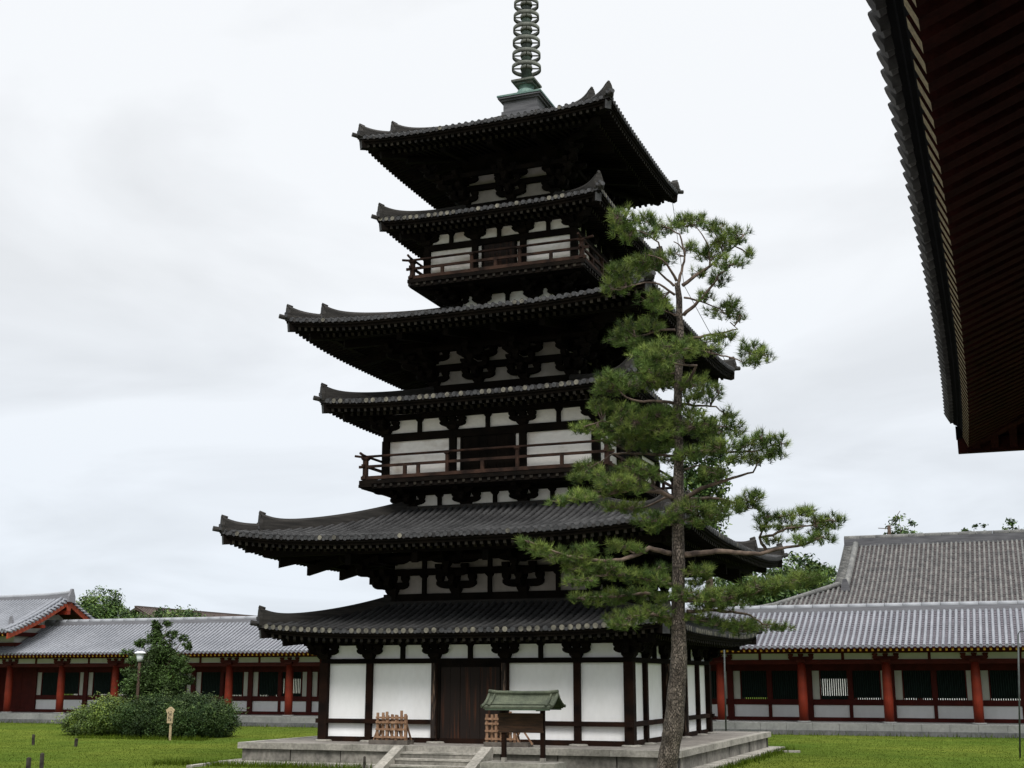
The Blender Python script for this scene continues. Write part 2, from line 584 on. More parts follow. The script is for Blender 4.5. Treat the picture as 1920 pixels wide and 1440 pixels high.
def eaves(rf, wall_h, roof, pitch, rise1=.16, rise2=.20, inset=.75, beam_drop=.36, tail=None):
    """eave board, two layers of rafters, hip beams; children of the roof"""
    H = rf.H
    # eave board (curved) and soffit boards
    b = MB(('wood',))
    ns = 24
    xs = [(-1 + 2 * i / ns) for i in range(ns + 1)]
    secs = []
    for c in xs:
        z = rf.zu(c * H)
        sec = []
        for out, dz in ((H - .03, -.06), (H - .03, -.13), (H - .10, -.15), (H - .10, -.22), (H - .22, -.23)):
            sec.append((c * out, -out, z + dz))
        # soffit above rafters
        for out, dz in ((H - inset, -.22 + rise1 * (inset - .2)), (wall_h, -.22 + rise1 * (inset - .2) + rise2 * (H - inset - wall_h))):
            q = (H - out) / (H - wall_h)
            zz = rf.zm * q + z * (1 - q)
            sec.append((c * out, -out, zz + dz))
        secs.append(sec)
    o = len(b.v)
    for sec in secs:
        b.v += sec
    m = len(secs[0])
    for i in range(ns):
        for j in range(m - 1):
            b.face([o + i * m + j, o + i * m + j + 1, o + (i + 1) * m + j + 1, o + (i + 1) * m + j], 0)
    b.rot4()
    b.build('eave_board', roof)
    # rafters
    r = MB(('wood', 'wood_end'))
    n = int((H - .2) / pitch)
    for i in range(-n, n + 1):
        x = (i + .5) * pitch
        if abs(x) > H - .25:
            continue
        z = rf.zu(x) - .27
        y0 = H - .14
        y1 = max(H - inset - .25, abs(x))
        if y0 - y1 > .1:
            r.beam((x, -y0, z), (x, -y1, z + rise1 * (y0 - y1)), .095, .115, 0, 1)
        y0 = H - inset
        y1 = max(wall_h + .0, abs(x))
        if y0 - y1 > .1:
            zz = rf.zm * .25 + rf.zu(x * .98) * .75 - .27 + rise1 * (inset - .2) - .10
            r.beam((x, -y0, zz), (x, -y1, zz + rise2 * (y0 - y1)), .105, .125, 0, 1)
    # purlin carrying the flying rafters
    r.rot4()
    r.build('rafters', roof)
    # hip beams
    h = MB(('wood', 'disc_dark'))
    zc = rf.zu(H)
    h.beam((-(H - .08), -(H - .08), zc - beam_drop * .72), (-(wall_h), -(wall_h), rf.zm - beam_drop * .5 + .2 * (H - wall_h) * 1.0), .24, .30, 0, 1)
    h.beam((-(H - .62), -(H - .62), zc - beam_drop - .16), (-(wall_h), -(wall_h), rf.zm - beam_drop - .1 + .2 * (H - wall_h)), .22, .26, 0, 0)
    me = h.mesh('hip_beam')
    for k in range(4):
        put(me, 'hip_beam', roof, (0, 0, 0), k * PI / 2)
    rb, eb = hip_ridge(rf, double=tail is not None)
    for bl_, nm in [(q, 'hip_ridge') for q in rb] + [(q, 'ridge_end_tile') for q in eb]:
        me = bl_.mesh(nm)
        for k in range(4):
            put(me, nm, roof, (0, 0, 0), k * PI / 2)
    # tail rafters thrusting out under the eaves + purlin
    if tail:
        out, zb, xsl, slope, hh = tail
        t = MB(('wood',))
        for x in xsl:
            t.prism([(0, 0), (0, hh), (out - wall_h, hh + slope * (out - wall_h)), (out - wall_h, slope * (out - wall_h))],
                    (x, -out, zb), (0, 1, 0), (1, 0, 0), (0, 0, 1), .2)
        t.bx(-out + .25, out - .25, -out + .12, -out + .34, zb + hh + .02, zb + hh + .24)
        t.rot4()
        dv = Vector((1, 1, 0)).normalized()
        for k in range(4):
            ox, oy = rot(-out + .55, -out + .55, k)
            dx, dy = rot(1, 1, k)
            d = Vector((dx, dy, 0)).normalized()
            sd = Vector((-d.y, d.x, 0))
            L = (out - .55 - wall_h) * 1.414
            t.prism([(0, 0), (0, hh), (L, hh + slope * L), (L, slope * L)], (ox, oy, zb + .03), d, sd, (0, 0, 1), .22)
        t.build('tail_rafters', roof)


def arm_poly(L, h):
    c = min(.26 * L, .3)
    return [(-L / 2, h), (-L / 2, h * .55), (-L / 2 + c * .25, h * .25), (-L / 2 + c * .6, h * .07), (-L / 2 + c, 0),
            (L / 2 - c, 0), (L / 2 - c * .6, h * .07), (L / 2 - c * .25, h * .25), (L / 2, h * .55), (L / 2, h)]


def out_poly(L, h):
    c = .2
    return [(-.1, 0), (L - c, 0), (L - c * .5, h * .12), (L - c * .15, h * .35), (L, h * .6), (L, h), (-.1, h)]


def bracket_mesh(L, zone, steps=0, step=.38, tiers=1, gap=.66, name='bracket'):
    """bearing block, curved arm and three blocks; more tiers and outward steps for the main storeys. Local: wall along x, out = -y."""
    b = MB(('wood',))
    bh, ah, kh = zone * .36, zone * .36, zone * .28
    b.frustum((0, -.03, 0), .13, .19, bh)
    for t in range(tiers):
        z = t * gap
        LL = L * (1.0 if t == 0 else 1.12)
        b.prism(arm_poly(LL, ah), (0, -.06, z + bh * .75), (1, 0, 0), (0, 1, 0), (0, 0, 1), .19)
        for x in (-LL / 2 + .12, 0, LL / 2 - .12):
            b.frustum((x, -.06, z + bh * .75 + ah), .085, .13, kh * 1.15)
    for i in range(steps):
        z = bh * .75 + i * (zone * .62)
        ln = (i + 1) * step + .12
        b.prism(out_poly(ln, ah), (0, -.05, z), (0, -1, 0), (1, 0, 0), (0, 0, 1), .17)
        y = -.05 - (i + 1) * step + .02
        b.frustum((0, y, z + ah), .085, .13, kh * 1.1)
        if i < steps - 1 or steps == 1:
            b.prism(arm_poly(L * .82, ah * .9), (0, y, z + ah + kh * .8), (1, 0, 0), (0, 1, 0), (0, 0, 1), .15)
            for x in (-L * .33, L * .33):
                b.frustum((x, y, z + ah * 1.9 + kh * .8), .075, .115, kh)
    return b.mesh(name)


def ring_beams(wall, h, specs, name='tie_beam', mats=('wood',)):
    """each spec: (z0, z1, proud, depth, overshoot)"""
    for z0, z1, pr, over in specs:
        b = MB(mats)
        for k in range(4):
            L = h + pr + over if k % 2 == 0 else h - .055
            x0, y0 = rot(-L, -(h + pr), k)
            x1, y1 = rot(L, -(h - .05), k)
            b.bx(min(x0, x1), max(x0, x1), min(y0, y1), max(y0, y1), z0, z1)
        b.build(name, wall)


def posts(wall, h, xs, z0, z1, w, cw, name='column', mats=('wood',), corners=True):
    b = MB(mats)
    b.box((0, 0, (z1 - z0) / 2), (w, w, z1 - z0))
    me = b.mesh(name)
    c = MB(mats)
    c.box((0, 0, (z1 - z0) / 2), (cw, cw, z1 - z0))
    mc = c.mesh(name)
    for k in range(4):
        for x in xs:
            X, Y = rot(x, -h, k)
            put(me, name, wall, (X, Y, z0), k * PI / 2)
        if corners:
            X, Y = rot(-h, -h, k)
            put(mc, name, wall, (X, Y, z0), k * PI / 2)


def brackets(wall, me, h, xs, z, corner=None, name='bracket'):
    for k in range(4):
        for x in xs:
            X, Y = rot(x, -h, k)
            put(me, name, wall, (X, Y, z), k * PI / 2)
        if corner:
            X, Y = rot(-h, -h, k)
            put(corner, 'corner_bracket', wall, (X, Y, z), k * PI / 2)


def corner_bracket_mesh(L, zone, steps=0, step=.38, tiers=1, gap=.66):
    b = MB(('wood',))
    bh, ah, kh = zone * .36, zone * .36, zone * .28
    b.frustum((0, 0, 0), .15, .21, bh)
    for t in range(tiers):
        z = t * gap
        for ax, ay in (((1, 0, 0), (0, 1, 0)), ((0, 1, 0), (1, 0, 0))):
            dz = .003 if ax[1] else 0
            b.prism(arm_poly(L, ah), (0, 0, z + bh * .75 + dz), ax, ay, (0, 0, 1), .19)
            for q in (-L / 2 + .12, L / 2 - .12):
                b.frustum((q * ax[0], q * ax[1], z + bh * .75 + ah), .085, .13, kh * 1.15)
        b.frustum((0, 0, z + bh * .75 + ah), .1, .15, kh * 1.15)
    for i in range(steps):
        z = bh * .75 + i * (zone * .62)
        ln = ((i + 1) * step) * 1.414 + .15
        d = Vector((-1, -1, 0)).normalized()
        b.prism(out_poly(ln, ah), (0, 0, z + .004), d, (d.y, -d.x, 0), (0, 0, 1), .18)
        for dd in ((-1, 0, 0), (0, -1, 0)):
            b.prism(out_poly((i + 1) * step + .12, ah), (0, 0, z + .002), dd, (dd[1], dd[0], 0), (0, 0, 1), .17)
        e = d * (ln - .15)
        b.frustum((e.x, e.y, z + ah), .1, .15, kh * 1.1)
        for ax, ay in (((1, 0, 0), (0, 1, 0)), ((0, 1, 0), (1, 0, 0))):
            b.prism(arm_poly(L * .7, ah * .9), (e.x, e.y, z + ah + kh * .8 + (.003 if ax[1] else 0)), ax, ay, (0, 0, 1), .15)
    return b.mesh('corner_bracket')


def wall_core(h, z0, z1, m, name='wall'):
    b = MB((m,))
    b.bx(-h, h, -h, h, z0, z1)
    return b.build(name, pag)


def struts(wall, h, xs, z0, z1, w=.13):
    b = MB(('wood',))
    b.box((0, -.03, (z1 - z0) / 2), (w, .14, z1 - z0))
    b.frustum((0, -.03, z1 - z0 - .08), .07, .125, .14)
    me = b.mesh('strut')
    for k in range(4):
        for x in xs:
            X, Y = rot(x, -h, k)
            put(me, 'strut', wall, (X, Y, z0), k * PI / 2)


# ---- first storey pent roof ring (lowest)
w = wall_core(5.17, .55, 4.05, 'plaster')
posts(w, 5.2, (-3.55, -1.2, 1.2, 3.55), .62, 3.12, .21, .30, mats=('wood_red',))
ring_beams(w, 5.2, [(.60, .80, .05, .0)], 'ground_sill', ('wood_red',))
for x0, x1 in ((-5.45, -1.28), (1.28, 5.14)):
    b = MB(('wood_red',))
    b.bx(x0, x1, -5.33, -5.15, 1.215, 1.355)
    me = b.mesh('waist_rail')
    for k in range(4):
        put(me, 'waist_rail', w, (0, 0, 0), k * PI / 2)
ring_beams(w, 5.2, [(3.10, 3.255, .115, .0), (3.68, 3.84, .17, .6)], 'tie_beam')
mb_ = bracket_mesh(.86, .47)
cb_ = corner_bracket_mesh(.95, .47, 1, .3)
brackets(w, mb_, 5.22, (-3.55, -1.2, 1.2, 3.55), 3.25, cb_)
struts(w, 5.2, (-2.37, 0, 2.37), 3.25, 3.70)
d = MB(('door', 'door_post', 'wood'))
for i in range(6):
    d.bx(-1.02 + i * .34 + .006, -1.02 + (i + 1) * .34 - .006, -5.235 - .01 * (i % 2), -5.15, .80, 3.10, 0)
d.bx(-1.095, -1.02, -5.29, -5.15, .8, 3.1, 2)
d.bx(1.02, 1.095, -5.29, -5.15, .8, 3.1, 2)
d.bx(-1.02, 1.02, -5.275, -5.15, 2.98, 3.098, 2)
me = d.mesh('door')
for k in range(4):
    put(me, 'door', w, (0, 0, 0), k * PI / 2)
d = MB(('door_post',))
d.bx(-.065, .065, -.12, .0, .8, 3.1)
me = d.mesh('door_post')
for k in range(4):
    for x in (-1.2, 1.2):
        X, Y = rot(x, -5.31, k)
        put(me, 'door_post', w, (X, Y, 0), k * PI / 2)
R1 = Roof(6.86, 3.62, 4.06, 4.30, 5.10, .5)
r1 = tile_roof(R1, .26, .084, .72)
eaves(R1, 5.0, r1, .27, inset=.62)
t = MB(('ridge',))
for k in range(4):
    L = 3.80 if k % 2 == 0 else 3.64
    x0, y0 = rot(-L, -3.85, k)
    x1, y1 = rot(L, -3.62, k)
    t.bx(min(x0, x1), max(x0, x1), min(y0, y1), max(y0, y1), 5.0, 5.17)
t.build('top_ridge', r1)

# ---- first storey core
w = wall_core(3.55, 5.0, 7.4, 'plaster_eave_shade')
posts(w, 3.58, (-1.2, 1.2), 5.1, 5.42, .3, .34)
ring_beams(w, 3.58, [(5.10, 5.26, .16, .05), (5.262, 5.42, .10, .22), (6.04, 6.26, .12, .0), (6.68, 7.39, .12, .0)])
mb_ = bracket_mesh(1.42, .66, 3, .42, 2, .86)
cb_ = corner_bracket_mesh(1.18, .66, 3, .42, 2, .86)
brackets(w, mb_, 3.58, (-1.2, 1.2), 5.40, cb_)
struts(w, 3.58, (-2.4, 0, 2.4), 5.42, 6.02)
struts(w, 3.58, (-2.402, .002, 2.402), 6.26, 6.70)
ring_beams(w, 4.42, [(6.45, 6.62, .08, .4)], 'purlin')
R2 = Roof(7.83, 3.18, 6.90, 7.30, 8.38, .38)
r2 = tile_roof(R2, .255, .075, .05)
eaves(R2, 3.5, r2, .25, inset=.85, tail=(6.95, 6.16, (-3.55, -1.2, 1.2, 3.55), .26, .34))
t = MB(('ridge',))
for k in range(4):
    L = 3.38 if k % 2 == 0 else 3.20
    x0, y0 = rot(-L, -3.40, k)
    x1, y1 = rot(L, -3.18, k)
    t.bx(min(x0, x1), max(x0, x1), min(y0, y1), max(y0, y1), 8.26, 8.44)
t.build('top_ridge', r2)


def balcony(hf, z0, z1, hr, ztop, zmid, zlow, xposts, name='balcony'):
    b = MB(('wood',))
    b.bx(-hf, hf, -hf, hf, z0, z1)
    b.bx(-hf + .06, hf - .06, -hf + .06, hf - .06, z0 - .16, z0)
    bal = b.build(name, pag)
    n = int(hf / .3)
    j = MB(('wood', 'wood_end'))
    for i in range(-n, n + 1):
        j.beam((i * .3, -hf + .02, z0 - .06), (i * .3, -hf + .5, z0 - .06), .1, .1, 0, 1)
    j.rot4()
    j.build('joists', bal)
    r = MB(('wood_rail',))
    r.tube([(-hr - .42, -hr, ztop + .05), (-hr - .2, -hr, ztop + .01), (-hr, -hr, ztop), (0, -hr, ztop), (hr, -hr, ztop), (hr + .2, -hr, ztop + .01), (hr + .42, -hr, ztop + .05)], .045, 6)
    r.box((0, -hr, zmid), (2 * hr + .5, .07, .09))
    r.box((0, -hr, zlow), (2 * hr + .3, .12, .12))
    for x, full in xposts:
        r.box((x, -hr - .002, ((zmid if not full else ztop) + zlow) / 2 - .03), (.11, .10, (zmid if not full else ztop) - zlow - .02))
        if full:
            r.frustum((x, -hr, ztop - .12), .05, .09, .10)
    r.box((-hr, -hr, (ztop + z1) / 2 - .01), (.15, .15, ztop - z1 - .04))
    r.frustum((-hr, -hr, ztop - .14), .08, .12, .11)
    me = r.mesh('railing')
    for k in range(4):
        o = put(me, 'railing', bal, (0, 0, .012 if k % 2 else 0), k * PI / 2)
    return bal


# ---- second balcony storey
w = wall_core(3.12, 8.2, 9.2, 'plaster_old')
mb_ = bracket_mesh(1.0, .48, 2, .45, 1)
cb_ = corner_bracket_mesh(1.0, .48, 2, .45, 1)
brackets(w, mb_, 3.14, (-1.05, 1.05), 8.40, cb_)
ring_beams(w, 3.14, [(8.85, 9.0, .1, .3)])
ring_beams(w, 4.0, [(8.96, 9.10, .1, .3)], 'purlin')
struts(w, 3.14, (-2.07, 0, 2.07), 8.36, 8.82)
balcony(4.52, 9.14, 9.27, 4.36, 10.12, 9.77, 9.37, ((-1.27, 1), (1.27, 1), (-2.85, 0), (-2.35, 0), (.02, 0), (2.82, 0)))
w = wall_core(3.80, 9.2, 11.9, 'plaster_old')
posts(w, 3.83, (-1.28, 1.28), 9.27, 10.70, .24, .25)
ring_beams(w, 3.83, [(10.68, 10.95, .10, .0), (11.42, 11.6, .15, .5)])
ring_beams(w, 3.83, [(9.27, 9.42, .06, .0)], 'floor_sill')
mb_ = bracket_mesh(.92, .46)
cb_ = corner_bracket_mesh(1.0, .46, 1, .3)
brackets(w, mb_, 3.85, (-1.28, 1.28), 10.95, cb_)
struts(w, 3.83, (-2.55, 0, 2.55), 10.95, 11.40)
d = MB(('door', 'wood'))
for i in range(6):
    d.bx(-.93 + i * .31 + .005, -.93 + (i + 1) * .31 - .005, -3.86 - .006 * (i % 2), -3.79, 9.42, 10.68, 1)
d.bx(-1.0, -.93, -3.90, -3.79, 9.42, 10.68, 1)
d.bx(.93, 1.0, -3.90, -3.79, 9.42, 10.68, 1)
me = d.mesh('door')
for k in range(4):
    put(me, 'door', w, (0, 0, 0), k * PI / 2)
R3 = Roof(5.57, 2.66, 11.77, 11.95, 12.52, .5)
r3 = tile_roof(R3, .25, .082, .55)
eaves(R3, 3.7, r3, .25, inset=.6)
# ---- second storey core
w = wall_core(2.55, 12.4, 15.0, 'plaster_eave_shade')
ring_beams(w, 2.58, [(12.56, 12.84, .15, .2), (13.36, 13.60, .12, .0), (14.10, 14.99, .12, .0)])
mb_ = bracket_mesh(1.22, .56, 3, .40, 2, .78)
cb_ = corner_bracket_mesh(1.1, .56, 3, .40, 2, .78)
brackets(w, mb_, 2.58, (-.86, .86), 12.84, cb_)
ring_beams(w, 3.38, [(13.95, 14.10, .08, .35)], 'purlin')
R4 = Roof(6.50, 2.02, 14.40, 14.72, 15.62, .4)
r4 = tile_roof(R4, .25, .073, .05)
eaves(R4, 2.5, r4, .245, inset=.8, tail=(5.55, 13.86, (-2.58, -.86, .86, 2.58), .2, .28))
# ---- third balcony storey
w = wall_core(1.97, 15.4, 16.7, 'plaster_old')
mb_ = bracket_mesh(.72, .40, 2, .48, 1)
cb_ = corner_bracket_mesh(.9, .40, 2, .48, 1)
brackets(w, mb_, 1.99, (-1.0, 1.0), 15.90, cb_)
ring_beams(w, 1.99, [(16.28, 16.42, .1, .3)])
ring_beams(w, 2.9, [(16.40, 16.54, .1, .25)], 'purlin')
struts(w, 1.99, (0,), 15.86, 16.26)
balcony(3.38, 16.60, 16.73, 3.24, 17.50, 17.17, 16.83, ((-.9, 1), (.93, 1), (-2.05, 0), (.02, 0), (2.1, 0)))
w = wall_core(2.80, 16.7, 18.95, 'plaster_old')
posts(w, 2.83, (-.93, .93), 16.73, 17.90, .22, .24)
ring_beams(w, 2.83, [(17.88, 18.10, .10, .0), (18.50, 18.66, .15, .45)])
ring_beams(w, 2.83, [(16.73, 16.86, .06, .0)], 'floor_sill')
mb_ = bracket_mesh(.80, .42)
cb_ = corner_bracket_mesh(.92, .42, 1, .28)
brackets(w, mb_, 2.85, (-.93, .93), 18.10, cb_)
struts(w, 2.83, (-1.88, 0, 1.88), 18.10, 18.48)
d = MB(('door', 'wood'))
for i in range(5):
    d.bx(-.60 + i * .24 + .005, -.60 + (i + 1) * .24 - .005, -2.86 - .006 * (i % 2), -2.79, 16.86, 17.88, 0)
d.bx(-.67, -.60, -2.90, -2.79, 16.86, 17.88, 1)
d.bx(.60, .67, -2.90, -2.79, 16.86, 17.88, 1)
me = d.mesh('door')
for k in range(4):
    put(me, 'door', w, (0, 0, 0), k * PI / 2)
R5 = Roof(4.22, 1.86, 18.72, 18.86, 19.62, .5)
r5 = tile_roof(R5, .24, .078, .4)
eaves(R5, 2.7, r5, .24, inset=.55)
# ---- third storey core
w = wall_core(1.75, 19.4, 22.0, 'plaster_eave_shade')
ring_beams(w, 1.78, [(19.70, 19.90, .13, .2), (20.44, 20.64, .12, .0), (21.10, 21.99, .12, .0)])
mb_ = bracket_mesh(1.15, .54, 3, .36, 2, .74)
cb_ = corner_bracket_mesh(1.0, .54, 3, .36, 2, .74)
brackets(w, mb_, 1.78, (.06,), 19.90, cb_)
ring_beams(w, 2.50, [(20.74, 20.90, .08, .3)], 'purlin')
R6 = Roof(4.80, .78, 21.72, 21.90, 23.46, .5)
r6 = tile_roof(R6, .25, .072, .05)
eaves(R6, 1.7, r6, .24, inset=.75, tail=(4.0, 21.20, (-1.75, .06, 1.75), .2, .26))
# ---- finial
f = MB(('bronze_green',))
f.tube([(0, 0, 25.3), (0, 0, 27.5), (0, 0, 31.0), (0, 0, 33.5)], [.215, .20, .17, .08], 12)
fin = f.build('finial', pag)
b = MB(('ridge_hall', 'verdigris'))
b.bx(-.70, .70, -.70, .70, 23.55, 24.48, 0)
b.bx(-.76, .76, -.76, .76, 23.3, 24.0, 0)
b.bx(-.90, .90, -.90, .90, 24.57, 24.64, 1)
b.bx(-.87, .87, -.87, .87, 24.5, 24.568, 0)
b.bx(-.78, .78, -.78, .78, 24.42, 24.5, 0)
b.build('dew_basin', fin)
b = MB(('verdigris',))
b.lathe([(.46, 24.64), (.47, 24.75), (.43, 24.92), (.36, 25.06), (.26, 25.12), (.30, 25.25), (.40, 25.30)])
b.build('inverted_bowl', fin)
b = MB(('bronze',))
b.bx(-.36, .36, -.36, .36, 25.26, 25.36)
b.bx(-.47, .47, -.47, .47, 25.36, 25.44)
b.build('square_plate', fin)
for i in range(9):
    ro = .58 - .017 * i
    b = MB(('bronze',))
    n = 28
    prof = [(ro, -.085), (ro, .085), (ro - .03, .085), (ro - .03, -.085)]
    o = len(b.v)
    for j in range(n):
        tt = 2 * PI * j / n
        for r_, z_ in prof:
            b.v.append((r_ * math.cos(tt), r_ * math.sin(tt), z_))
    for j in range(n):
        j2 = (j + 1) % n
        for q in range(4):
            q2 = (q + 1) % 4
            b.face([o + j * 4 + q, o + j2 * 4 + q, o + j2 * 4 + q2, o + j * 4 + q2], 0, q in (0, 2))
    for k in range(4):
        tt = k * PI / 2 + .35
        b.beam((.2 * math.cos(tt), .2 * math.sin(tt), 0), ((ro - .03) * math.cos(tt), (ro - .03) * math.sin(tt), 0), .04, .05)
    b.lathe([(.235, -.07), (.25, 0), (.235, .07)], n=14)
    b.build('ring', fin, (0, 0, 26.05 + .555 * i))
c = MB(('steel',))
c.tube([(4.6, 4.6, 21.5), (4.9, 4.9, 18), (6.3, 6.3, 14.8)], .012, 4)
c.build('lightning_cable', pag)

# ================================================================== STONE PLATFORM
sp = thing('stone_platform', 'broad grey granite platform with front steps under the tall pagoda', 'platform')
b = MB(('floor_stone', 'stone'))
b.bx(-6.9, 6.9, -6.9, 6.9, -.1, .645, 0)
for k in range(4):
    n = 7
    for i in range(n):
        x0 = -7.18 + 14.36 * i / n if k % 2 == 0 else -6.88 + 13.76 * i / n
        x1 = x0 + (14.36 if k % 2 == 0 else 13.76) / n - .012
        a = rot(x0, -7.18, k)
        c = rot(x1, -6.88, k)
        b.bx(min(a[0], c[0]), max(a[0], c[0]), min(a[1], c[1]), max(a[1], c[1]), .47, .655, 1)
b.build('capstone', sp)
b = MB(('stone_face', 'stone_joint'))
for k in range(4):
    n = 8
    L = 7.08 if k % 2 == 0 else 6.78
    a = rot(-L, -7.02, k)
    c = rot(L, -6.80, k)
    b.bx(min(a[0], c[0]), max(a[0], c[0]), min(a[1], c[1]), max(a[1], c[1]), -.05, .47, 1)
    for i in range(n):
        x0 = -L + 2 * L * i / n + .02
        x1 = -L + 2 * L * (i + 1) / n - .02
        a = rot(x0, -7.08 + .015 * (i % 2), k)
        c = rot(x1, -7.0, k)
        b.bx(min(a[0], c[0]), max(a[0], c[0]), min(a[1], c[1]), max(a[1], c[1]), .1, .468, 0)
b.build('facing_slabs', sp)
b = MB(('stone',))
for k in range(4):
    L = 7.62 if k % 2 == 0 else 7.0
    n = 9
    for i in range(n):
        a = rot(-L + 2 * L * i / n + .006, -7.62, k)
        c = rot(-L + 2 * L * (i + 1) / n - .006, -7.0, k)
        b.bx(min(a[0], c[0]), max(a[0], c[0]), min(a[1], c[1]), max(a[1], c[1]), -.1, .10)
b.build('plinth', sp)
for i in range(4):
    b = MB(('stone_face', 'stone'))
    b.bx(-1.25, 1.25, -7.2 - .36 * (i + 1), -7.19 - .36 * i if i else -7.185, -.05, .655 - .165 * (i + 1) - .05, 0)
    b.bx(-1.252, 1.252, -7.22 - .36 * (i + 1), -7.19 - .36 * i if i else -7.185, .655 - .165 * (i + 1) - .05, .655 - .165 * (i + 1), 1)
    b.build('step', sp)
for sx in (-1, 1):
    b = MB(('stone',))
    b.prism([(0, -.05), (0, .66), (.12, .66), (1.72, .02), (1.72, -.05)], (sx * 1.42, -7.185, 0), (0, -1, 0), (1, 0, 0), (0, 0, 1), .32)
    b.build('stringer', sp)
b = MB(('stone',))
b.lathe([(.34, .64), (.30, .69), (.22, .70)], (0, 0, 0), 9)
me = b.mesh('footing_stone')
for k in range(4):
    for x in (-5.2, -3.55, -1.2, 1.2, 3.55):
        X, Y = rot(x, -5.2, k)
        put(me, 'footing_stone', sp, (X + .03, Y, 0), x * 3)

# loose ground slabs next to the platform corners
for (x, y, lx, ly, lab) in ((-7.55, -8.5, .2, 1.7, 'flat stone strip in the grass at the left corner of the platform'), (8.1, 5.5, .8, .2, 'flat stone strip in the grass at the right corner of the platform')):
    b = MB(('stone',))
    b.box((0, 0, .03), (lx, ly, .08))
    o = b.build('stone_slab', None, (x, y, 0), .12)
    tag(o, lab, 'stone slab', 'flat stone strips by the platform')

# ================================================================== GENERIC SLOPES
def slope(b, x0, x1, P, pitch, rad, cov=0, pan=1, disc=2, xmin=None, steps=18, flip=1, segs=8, lim=None):
    """rows of tiles on a slope. P(t)->(y,z), t=0 eave .. 1 ridge, rows along x. lim(x)->t max"""
    for k in range(steps):
        ta, tb = k / steps, (k + 1) / steps
        ya, za = P(ta)
        yb, zb = P(tb)
        xa0, xa1, xb0, xb1 = x0, x1, x0, x1
        if lim:
            xa0, xb0 = xmin(ta), xmin(tb)
        b.quad((xa0, ya, za + .035), (xa1, ya, za + .035), (xb1, yb, zb), (xb0, yb, zb), pan)
        b.quad((xa0, ya, za - .01), (xa1, ya, za - .01), (xa1, ya, za + .035), (xa0, ya, za + .035), pan)
    n = int((x1 - x0) / pitch)
    for i in range(n + 1):
        x = x0 + i * pitch
        tm = lim(x) if lim else 1
        if tm < .05:
            continue
        pts, rr = [], []
        for j in range(segs + 1):
            y, z = P(tm * j / segs)
            if 0 < j < segs:
                pts.append((x, y - .01 * flip, z + .03))
                rr.append(rad * .9)
            pts.append((x, y, z + .03))
            rr.append(rad)
        b.tube(pts, rr, 5, cov, caps=False, half=True)
        y, z = P(0)
        o = len(b.v)
        for j in range(10):
            t = 2 * PI * j / 10
            b.v.append((x + rad * math.cos(t), y - .012 * flip, z + .02 + rad * math.sin(t)))
        b.face([o + j for j in range(10)], disc)


def curve(y0, z0, y1, z1, a=.8):
    return lambda t: (y0 + (y1 - y0) * t, z0 + (z1 - z0) * (a * t + (1 - a) * t * t))


# ================================================================== CLOISTER CORRIDOR
cor = thing('corridor_building', 'long red pillared cloister corridor with pale grey tiled roof behind the pagoda', 'corridor', (-14, 24.88, 0))
OX, OY = -14.0, 24.88


def L_(x, y, z):
    return (x - OX, y - OY, z)


XA, XB = -52.0, 22.0
YC, YW, YE, YB = 22.48, 24.88, 20.88, 27.28
cols = [-43.42 + 4.069 * k for k in range(-2, 11)] + [2.05 + 4.069 * k for k in range(5)]
b = MB(('tile_new', 'pan_new', 'disc_new'))
P = curve(YE - OY, 4.10, 0, 5.98, .86)
slope(b, XA - OX, XB - OX, P, .28, .082, steps=17)
P2 = curve(2 * YW - YE - OY, 4.10, 0, 5.98, .86)
slope(b, XA - OX, XB - OX, P2, .28, .082, steps=6, flip=-1, segs=3)
roof = b.build('tile_roof', cor)
b = MB(('ridge_new', 'ridge_cap'))
b.bx(XA - OX, XB - OX, -.17, .17, 5.9, 6.2, 0)
n = int((XB - XA) / .9)
for i in range(n):
    x = XA - OX + i * .9
    b.tube([(x, 0, 6.2), (x + .88, 0, 6.2)], .17, 8, 1)
b.build('ridge', roof)
b = MB(('red', 'yellow', 'red_dark'))
n = int((XB - XA) / .28)
for i in range(n):
    x = XA - OX + (i + .5) * .28
    b.beam((x, YE + .12 - OY, 3.965), (x, YC + .3 - OY, 4.45), .10, .11, 0, 1)
b.bx(XA - OX, XB - OX, YE + .03 - OY, YE + .2 - OY, 4.03, 4.10, 2)
b.quad((XA - OX, YE + .1 - OY, 4.045), (XB - OX, YE + .1 - OY, 4.045), (XB - OX, 0, 5.7), (XA - OX, 0, 5.7), 2)
b.quad((XA - OX, -YE - .1 + OY, 4.045), (XB - OX, -YE - .1 + OY, 4.045), (XB - OX, 0, 5.7), (XA - OX, 0, 5.7), 2)
b.build('rafters', roof)
# columns
c = MB(('red',))
c.lathe([(.225, .60), (.235, 1.6), (.225, 2.6), (.195, 3.40)], n=14)
cm = c.mesh('column')
s_ = MB(('curb',))
s_.lathe([(.36, .54), (.33, .60), (.24, .605)], n=14)
sm = s_.mesh('base_stone')
br = MB(('red_dark',))
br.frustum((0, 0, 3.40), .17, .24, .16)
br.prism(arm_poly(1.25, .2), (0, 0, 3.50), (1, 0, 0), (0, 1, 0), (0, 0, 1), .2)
for x in (-.5, 0, .5):
    br.frustum((x, 0, 3.70), .09, .13, .13)
brm = br.mesh('bracket')
for x in cols:
    for Y in (YC, YB):
        o = put(cm, 'column', cor, L_(x, Y, 0))
        put(sm, 'base_stone', o, (0, 0, 0))
        put(brm, 'bracket', o, (0, 0, 0))
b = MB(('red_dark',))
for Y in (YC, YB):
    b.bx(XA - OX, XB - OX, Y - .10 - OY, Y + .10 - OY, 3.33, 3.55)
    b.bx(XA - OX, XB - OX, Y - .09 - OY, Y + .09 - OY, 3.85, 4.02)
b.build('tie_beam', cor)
b = MB(('plaster_cream', 'red_dark'))
